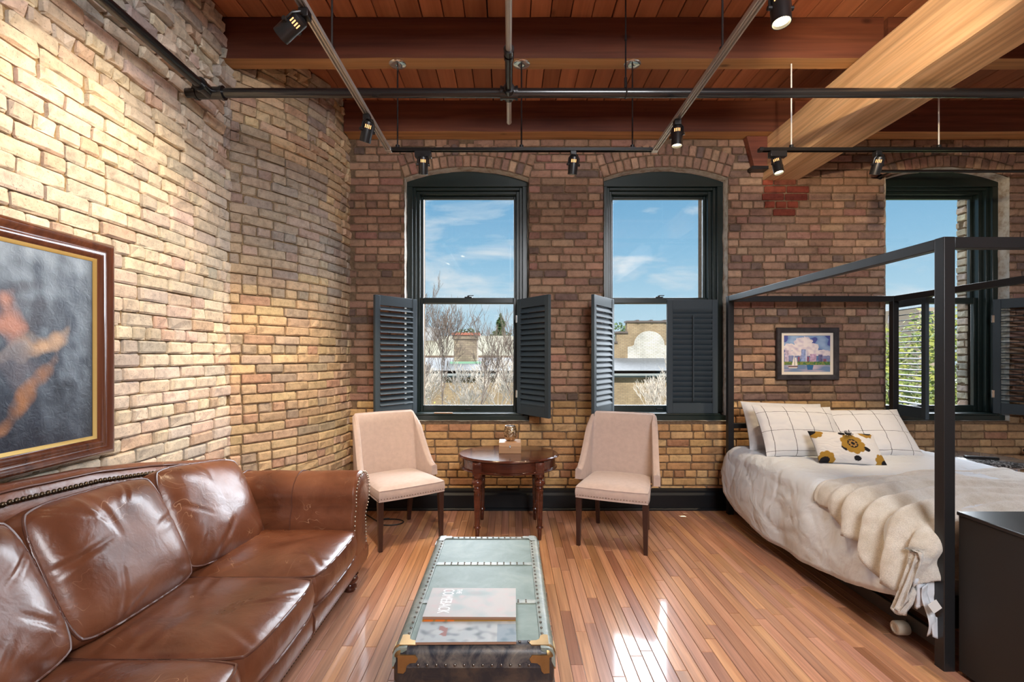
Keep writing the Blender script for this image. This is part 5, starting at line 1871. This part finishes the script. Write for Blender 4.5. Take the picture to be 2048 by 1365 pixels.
LAMP = (1.0, 0.77, 0.50)
def spot(x, y, target, label, watts, cone=62, blend=0.7, drop=0.105, r_=0.032, L=0.118, side=(0, 0), box=False, dirx='x'):
    c = Vector((x + side[0], y + side[1], TZ - drop))
    aim = (Vector(target) - c).normalized()
    t = thing('track_spotlight', label, 'spotlight', (x, y, TZ - 0.012), group='black track spotlights')
    def bd(mb, name, mat=M_black, parent=t, sharp=40, bevel=0.0): return mb.build(name, mat, parent, world=(parent is t), sharp=sharp, bevel=bevel)
    Q = aim.to_track_quat('Z', 'Y').to_matrix().to_4x4()
    Mx = Matrix.Translation(c) @ Q           # local +z towards the target
    q = MB()
    if box: q.box(x-0.055, x+0.055, y-0.022, y+0.022, TZ-0.052, TZ-0.011)
    else: q.box(x-0.020, x+0.020, y-0.020, y+0.020, TZ-0.045, TZ-0.011)
    bd(q, 'adapter', bevel=0.003)
    q = MB(); q.cyl((x, y, TZ-0.045), c - aim*0.02 + Vector((0, 0, 0.035)), 0.008, 8); bd(q, 'stem')
    q = MB()
    q.lathe([(0.0, -L*0.5), (r_*0.55, -L*0.5), (r_*0.95, -L*0.44), (r_, -L*0.38), (r_, L*0.5), (r_*0.9, L*0.5), (r_*0.86, L*0.36), (0.0, L*0.36)], 24, Mx)
    body = bd(q, 'barrel')
    q = MB(); q.lathe([(0.0, L*0.37), (r_*0.84, L*0.37), (r_*0.84, L*0.40), (0.0, L*0.42)], 20, Mx); q.build('lens', M_bulb, body, sharp=40)
    # yoke: strap over the back and a knob each side
    q = MB()
    yk = [Mx @ Vector(p) for p in ((r_+0.005, 0, -0.004), (r_+0.005, 0, -L*0.36), (r_*0.6, 0, -L*0.58), (-r_*0.6, 0, -L*0.58), (-r_-0.005, 0, -L*0.36), (-r_-0.005, 0, -0.004))]
    q.tube(yk, 0.0045, 6); bd(q, 'yoke')
    for s_ in (-1, 1):
        q = MB(); q.cyl(Mx @ Vector((s_*(r_-0.002), 0, -0.004)), Mx @ Vector((s_*(r_+0.014), 0, -0.004)), 0.009, 12); bd(q, 'knob')
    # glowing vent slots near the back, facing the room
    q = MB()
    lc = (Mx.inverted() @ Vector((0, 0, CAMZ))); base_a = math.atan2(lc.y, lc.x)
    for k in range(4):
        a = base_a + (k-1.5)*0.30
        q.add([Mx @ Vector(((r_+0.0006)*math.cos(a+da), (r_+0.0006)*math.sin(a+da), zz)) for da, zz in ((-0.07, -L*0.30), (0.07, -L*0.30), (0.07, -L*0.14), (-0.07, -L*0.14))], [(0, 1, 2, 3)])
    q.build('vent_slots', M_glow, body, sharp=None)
    d = bpy.data.lights.new('spot_beam', 'SPOT')
    d.energy = watts; d.color = LAMP; d.spot_size = R(cone); d.spot_blend = blend; d.shadow_soft_size = 0.03
    lo = bpy.data.objects.new('spot_beam', d); link(lo)
    lo.location = c + aim*(L*0.5+0.012)
    lo.rotation_euler = aim.to_track_quat('-Z', 'Y').to_euler()
    lo.parent = t
    lo.matrix_parent_inverse = Matrix.Translation(t.location).inverted()
    return t
spot(TXL, 1.93, (-1.93, 2.2, 2.05), 'large track spotlight at the top left aimed at the brick wall', 75, 95, 0.9, 0.075, side=(-0.055, 0.0), r_=0.035)
spot(TXL, 2.77, (-1.62, 3.55, 0.2), 'track spotlight on the left rail in front of the brick corner', 100, 75)
spot(-0.59, TY, (-0.72, 4.0, 0.3), 'track spotlight with box adapter above the first window', 34, 70, box=True)
spot(0.43, TY, (0.25, 3.95, 0.3), 'track spotlight tilted left, between the first two windows', 34, 70)
spot(TXR, 2.83, (0.9, 2.75, 0.0), 'lit track spotlight near the end of the right rail', 60, 72)
spot(1.817, TY, (2.0, 2.75, 0.4), 'glowing spotlight at the left end of the straight black track', 14, 70, box=True)
spot(2.496, TY, (2.38, 4.05, 0.75), 'track spotlight tilted left, above the small picture', 70, 62)
spot(TXR+0.06, 1.855, (1.05, 1.5, 0.0), 'glowing spotlight at the top edge of the photo beside the right rail', 35, 80, drop=0.06, r_=0.036)
spot(TXR, 1.25, (2.40, 3.1, 3.14), 'added unseen spotlight on the right rail that brightens the big wooden girder', 190, 44, 0.95, 0.10)  # extra lamp out of view, added to light the girder

# ================================================================== outside
GZ = -7.0
gm = Mat('yard ground', (0.12,0.12,0.08), 0.95)
gm.to(gm.ramp(gm.noise(gm.coords(), 0.4, 6), [(0.3, (0.07,0.09,0.04)), (0.7, (0.20,0.18,0.14))]), 'Base Color')
tag(MB().box(-200, 260, 5.2, 400, GZ-0.5, GZ).build('ground', gm.m, None, sharp=None), 'ground outside the windows', kind='structure')
def facade(name, c1, c2, mort, sc=1.0):
    M = Mat(name, c1, 0.95, spec=0.1)
    b = M.n('ShaderNodeTexBrick')
    b.inputs['Scale'].default_value = 1.0
    b.inputs['Color1'].default_value = (*c1, 1); b.inputs['Color2'].default_value = (*c2, 1); b.inputs['Mortar'].default_value = (*mort, 1)
    b.inputs['Mortar Size'].default_value = 0.012
    b.inputs['Brick Width'].default_value = 0.22*sc; b.inputs['Row Height'].default_value = 0.075*sc
    tc = M.n('ShaderNodeTexCoord'); sp = M.n('ShaderNodeSeparateXYZ'); cb_ = M.n('ShaderNodeCombineXYZ')
    M.l(tc.outputs['Object'], sp.inputs[0])
    M.l(M.math('ADD', sp.outputs[0], sp.outputs[1]), cb_.inputs[0]); M.l(sp.outputs[2], cb_.inputs[1]); M.l(cb_.outputs[0], b.inputs['Vector'])
    n = M.noise(M.coords(), 1.5, 5)
    M.to(M.mix(1.0, b.outputs['Color'], M.ramp(n, [(0.3, 0.75), (0.7, 1.15)]), 'MULTIPLY'), 'Base Color')
    return M.m
M_fac = facade('yellow brick facade', (0.42,0.31,0.19), (0.34,0.24,0.145), (0.26,0.20,0.14))
M_facw = facade('white painted brick', (0.70,0.67,0.62), (0.60,0.56,0.50), (0.42,0.38,0.33))
M_chim = facade('sooty brick', (0.36,0.28,0.20), (0.24,0.18,0.14), (0.20,0.16,0.12), 1.2)
M_roof = simple('grey felt roof', (0.21,0.21,0.215), 0.9, var=0.15)
M_tanroof = simple('tan shingle roof', (0.27,0.24,0.165), 0.9, var=0.1)
M_teal = simple('green copper flashing', (0.22,0.42,0.28), 0.6)
M_eave = simple('grey green eave', (0.16,0.20,0.20), 0.6)
M_dkwin = simple('dark far window glass', (0.03,0.05,0.06), 0.15, spec=0.6)
M_coping = simple('dark coping tile', (0.13,0.10,0.09), 0.7)
hs = thing('brick_building', 'low yellow brick building with grey roof across the yard', 'building', (0, 22, GZ))
def ob(mb, name, mat, parent=hs, **k): return mb.build(name, mat, parent, world=(parent is hs), sharp=30, **k)
ob(MB().box(-16, 16, 22.0, 24.5, GZ, 0.55), 'wall', M_fac)
ob(MB().box(-16, 16, 21.7, 22.0, 0.42, 0.60), 'eave', M_eave)
ob(MB().box(-16, 16, 21.6, 21.72, 0.50, 0.72), 'gutter', simple('pale gutter', (0.30,0.32,0.32), 0.6))
ob(MB().prism([(21.6, 0.60), (21.6, 0.74), (24.6, 1.30), (24.6, 1.10)], 'x', -16, 16), 'roof', M_roof)
for X in (-1.2, 4.4, -6.5, 10.0):
    poly = [(X-0.65, -3.2), (X+0.65, -3.2), (X+0.65, -1.25)] + [(X + 0.65*math.cos(R(a)), -1.25 + 0.38*math.sin(R(a))) for a in range(15, 180, 15)] + [(X-0.65, -1.25)]
    wf = ob(MB().prism(poly, 'y', 21.93, 22.05), 'window', M_eave)
    MB().box(X-0.55, X-0.03, 21.91, 21.95, -3.0, -1.2).build('pane', M_dkwin, wf, sharp=None)
    MB().box(X+0.03, X+0.55, 21.91, 21.95, -3.0, -1.2).build('pane', M_dkwin, wf, sharp=None)
gab = [(5.25, 1.0), (5.25, 2.05), (5.45, 2.05), (5.45, 2.55), (5.98, 2.55), (5.98, 3.10), (11.0, 3.10), (11.0, 2.55), (11.6, 2.55), (11.6, 1.0)]
ob(MB().prism(gab, 'y', 24.5, 24.9), 'gable_wall', M_fac)
for (a, b, z) in ((5.20, 5.47, 2.05), (5.40, 6.0, 2.55), (5.93, 11.05, 3.10), (10.95, 11.65, 2.55)):
    ob(MB().box(a, b, 24.42, 24.98, z, z+0.09), 'coping', M_coping)
for X in (6.5, 7.2, 7.9, 8.6, 9.3, 10.0):
    ob(MB().box(X-0.06, X+0.06, 24.38, 25.0, 3.10, 3.23), 'coping_rib', M_coping)
arc_ = [(6.0, 1.20), (6.0, 1.85), (6.25, 1.90)] + [(7.1 - 0.78*math.cos(R(a)), 1.95 + 0.72*math.sin(R(a))) for a in range(0, 181, 15)] + [(8.0, 1.90), (8.3, 1.85), (8.3, 1.20)]
ob(MB().prism(arc_, 'y', 24.47, 24.52), 'painted_sign_patch', M_facw)
ob(MB().box(5.1, 12.0, 24.35, 24.55, 1.06, 1.22), 'flashing', M_teal)
def oc(mb, name, mat): return mb.build(name, mat, hs, world=True, sharp=30)
oc(MB().box(-2.72, -1.60, 23.3, 24.2, 0.9, 2.28), 'chimney_stack', M_chim)
oc(MB().box(-2.78, -1.54, 23.24, 24.26, 2.20, 2.40), 'chimney_corbel', M_chim)
oc(MB().box(-2.84, -1.48, 23.18, 24.32, 2.40, 2.52), 'chimney_cap', simple('red tile', (0.42,0.14,0.09), 0.8, var=0.2))
oc(MB().box(-2.90, -1.42, 23.1, 23.4, 0.98, 1.12), 'chimney_flashing', M_teal)
hb = thing('tan_roof_house', 'house with a wide pale tan roof behind the chimney', 'building', (-4, 36, GZ))
def oh(mb, name, mat): return mb.build(name, mat, hb, world=True, sharp=30)
oh(MB().box(-24, 6.5, 33.5, 44, GZ, 1.25), 'wall', M_fac)
oh(MB().prism([(33.0, 1.20), (33.0, 1.42), (38.5, 3.0), (44, 1.42), (44, 1.20), (38.5, 2.7)], 'x', -25, 7.2), 'roof', M_tanroof)
oh(MB().box(-25, 7.2, 32.9, 33.1, 1.15, 1.40), 'fascia', simple('brown fascia', (0.18,0.12,0.09), 0.8))
oh(MB().box(-8.3, -5.6, 37.0, 39.0, 2.4, 3.6), 'dormer', simple('grey dormer', (0.40,0.40,0.42), 0.8))
tw = thing('tower_block', 'distant tower block beyond the trees in the rightmost window', 'building', (105, 125, GZ))
twb = MB().box(106.5, 112.5, 125, 140, GZ, 14.0).build('wall', simple('tan concrete', (0.36,0.28,0.22), 0.9), tw, world=True, sharp=30)
for k in range(3):
    for j in range(6):
        q = MB().box(107.0+2.0*k, 108.2+2.0*k, 124.9, 125.02, 2.2+1.9*j, 3.5+1.9*j); q.build('window', M_dkwin, twb, sharp=None)
# exterior pier of this building right of the third window
q = MB()
r = random.Random(77)
zz = 0.9
xi = WINS[2] + 0.440
while zz < 2.9:
    L = r.choice([0.10, 0.13])
    vs_, fs_ = brick_geo(0.10, 0.062, 0.02, 0.004, r, 0.2)
    Mx = Matrix.Translation((xi, 4.728 + r.uniform(-.004, .004), zz+0.035)) @ Matrix.Rotation(R(-90), 4, 'Z')
    b_ = MB(); b_.add([Mx @ Vector(p) for p in vs_], fs_, (*pick(r, PAL_LEFT), 1)); b_.build('outer_brick', M_brick_soft, wall_back, sharp=None, fix=False)
    zz += 0.073

# trees
M_bark = simple('grey bark', (0.17,0.13,0.11), 0.9, var=0.2)
M_twig = simple('pale twigs', (0.56,0.50,0.44), 0.9, var=0.15)
def grow(mb, p, d, L, rad, depth, r, spread=0.6, up=0.12, kids=(2, 3), segs=3, minr=0.0022):
    pts = [p]; q_ = p.copy(); dd = d.copy()
    for k in range(segs):
        dd = (dd + Vector((r.uniform(-1, 1), r.uniform(-1, 1), r.uniform(-0.4, 1)))*0.13 + Vector((0, 0, up*0.25))).normalized()
        q_ = q_ + dd*(L/segs); pts.append(q_.copy())
    rs = [max(minr, lerp(rad, rad*0.62, k/segs)) for k in range(segs+1)]
    mb.tube(pts, rs, 5 if rad > 0.012 else 3, caps=False)
    if depth <= 0: return
    for k in range(r.randint(*kids)):
        t = r.uniform(0.35, 1.0)
        i = min(segs-1, int(t*segs)); b_ = pts[i].lerp(pts[i+1], t*segs-i)
        nd = (dd + Vector((r.uniform(-1, 1), r.uniform(-1, 1), r.uniform(-0.5, 0.8)))*spread + Vector((0, 0, up))).normalized()
        grow(mb, b_, nd, L*r.uniform(0.55, 0.8), rad*0.58, depth-1, r, spread, up, kids, segs, minr)
def bare_tree(name, label, base, stems, seed, mat, L=3.2, rad=0.06, depth=4, kids=(3, 4), spread=0.55, minr=0.0028, group=None):
    r = random.Random(seed)
    t = thing(name, label, 'tree' if 'tree' in name else 'shrub', base, group=group)
    q = MB(); tops = []
    for (dx, dy, h, ex, ey) in stems:
        p0 = Vector((dx, dy, 0)); p1 = Vector((dx+ex, dy+ey, h))
        mid = p0.lerp(p1, 0.5) + Vector((r.uniform(-.2, .2), r.uniform(-.2, .2), 0))
        q.tube([p0, mid, p1], [rad*1.5, rad*1.2, rad], 7); tops.append((p1, (p1-mid).normalized()))
    q.build('trunk', mat, t, sharp=60)
    q = MB()
    for p1, d in tops: grow(q, p1, d, L, rad, depth, r, spread, 0.16, kids, 3, minr)
    tag(q.build('branches', mat, t, sharp=60), kind='stuff')
    return t
bare_tree('bare_tree', 'leafless grey tree with thin upright branches outside the first window', (-1.35, 10.5, GZ), [(0, 0, 6.7, -0.1, 0), (0.1, 0, 6.4, 0.45, 0.2), (-0.1, 0, 6.5, -0.4, 0.1), (0.9, 0.2, 6.3, 0.4, 0)], 3, M_bark, 1.35, 0.016, 5, (3, 4), 0.62, 0.0030)
bare_tree('bare_shrub', 'tangle of pale leafless twigs low outside the first window', (-1.0, 12.5, GZ), [(-0.9, 0, 6.0, -0.2, 0), (-0.3, 0.2, 5.8, 0.1, 0), (0.4, 0, 5.9, 0.2, 0), (1.0, 0.1, 5.8, 0.3, 0)], 8, M_twig, 1.1, 0.026, 5, (3, 4), 0.95, 0.0055)
bare_tree('bare_shrub', 'small pale leafless branches at the bottom of the second window', (3.2, 11.0, GZ), [(0, 0, 5.9, 0.1, 0), (0.4, 0, 5.8, 0.3, 0)], 15, M_twig, 1.05, 0.020, 5, (3, 4), 0.6, 0.0045)
def leafy(name, label, base, h, rx, rz, zc, n, size, cols, seed, cone=False, group=None):
    r = random.Random(seed)
    t = thing(name, label, 'tree', base, group=group)
    q = MB(); q.tube([(0, 0, 0), (0, 0, zc*0.6), (0, 0, zc + (rz*0.8 if cone else 0.2*rz))], [0.16, 0.11, 0.04], 8); q.build('trunk', M_bark, t, sharp=60)
    q = MB()
    for k in range(n):
        if cone:
            f = r.random()**0.7
            z = zc - rz + 2*rz*(1-f); rr = rx*f*r.uniform(0.35, 1.0)*(0.75+0.25*math.sin(z*5)); a = r.uniform(0, 2*PI)
            p = Vector((rr*math.cos(a), rr*math.sin(a), z))
        else:
            while True:
                p = Vector((r.uniform(-1, 1), r.uniform(-1, 1), r.uniform(-1, 1)))
                if p.length < 1 and nz(p, 2.4, seed) > -0.15: break
            p = Vector((p.x*rx, p.y*rx, zc + p.z*rz))
        u = Vector((r.gauss(0, 1), r.gauss(0, 1), r.gauss(0, 1))).normalized(); w_ = u.orthogonal().normalized()
        s_ = size*r.uniform(0.6, 1.3)
        c = r.choice(cols)
        q.add([p-u*s_, p+w_*s_*0.5, p+u*s_, p-w_*s_*0.5], [(0, 1, 2, 3)], (*c, 1))
    tag(q.build('foliage', M_leaf, t, sharp=None, fix=False), kind='stuff')
    return t
M_leaf = vcol('leaves', 0.8, 0.2)
G1 = [(0.05,0.09,0.035), (0.07,0.12,0.04), (0.04,0.07,0.03)]
G2 = [(0.26,0.28,0.05), (0.20,0.25,0.06), (0.33,0.33,0.08), (0.14,0.19,0.05)]
leafy('evergreen_tree', 'dark pointed evergreen tree beyond the roofs, the taller one', (-0.9, 46, GZ), 12, 3.6, 3.6, 8.8, 3200, 0.20, G1, 5, True, 'far evergreens')
leafy('evergreen_tree', 'shorter evergreen tree right of the taller one', (1.6, 54, GZ), 10, 2.6, 2.6, 8.6, 2000, 0.20, G1, 6, True, 'far evergreens')
leafy('evergreen_tree', 'bushy green tree top behind the chimney', (-4.4, 50, GZ), 10, 2.2, 2.4, 8.9, 900, 0.22, G1, 9, False, 'far evergreens')
leafy('evergreen_tree', 'bushy green tree behind the dormer', (-9.5, 52, GZ), 10, 3.0, 2.4, 8.6, 1000, 0.25, G1, 10, False, 'far evergreens')
leafy('evergreen_tree', 'green tree beside the stepped brick gable', (10.4, 45, GZ), 10, 2.0, 2.2, 9.4, 900, 0.2, G1 + G2[3:], 12, False, 'far evergreens')
leafy('spring_tree', 'yellow-green leafy tree filling the rightmost window', (13.6, 15.5, GZ), 10, 3.4, 4.0, 6.0, 20000, 0.10, G2, 13, False)
r = random.Random(21)
yb_ = thing('yellow_shrub', 'few yellow leaves on a low shrub at the left of the first window', 'shrub', (-2.0, 11.5, GZ))
q = MB(); q.tube([(0, 0, 0), (0.1, 0, 3.0), (0, 0, 5.9)], [0.03, 0.02, 0.01], 6); q.build('stem', M_twig, yb_, sharp=60)
q = MB()
for k in range(160):
    p = Vector((r.gauss(0, 0.22), r.gauss(0, 0.2), 6.0 + r.gauss(0, 0.55)))
    u = Vector((r.gauss(0, 1), r.gauss(0, 1), r.gauss(0, 1))).normalized(); w_ = u.orthogonal().normalized(); s_ = 0.035
    q.add([p-u*s_, p+w_*s_*0.7, p+u*s_, p-w_*s_*0.7], [(0, 1, 2, 3)], (0.55, 0.50, 0.12, 1))
tag(q.build('foliage', M_leaf, yb_, sharp=None, fix=False), kind='stuff')
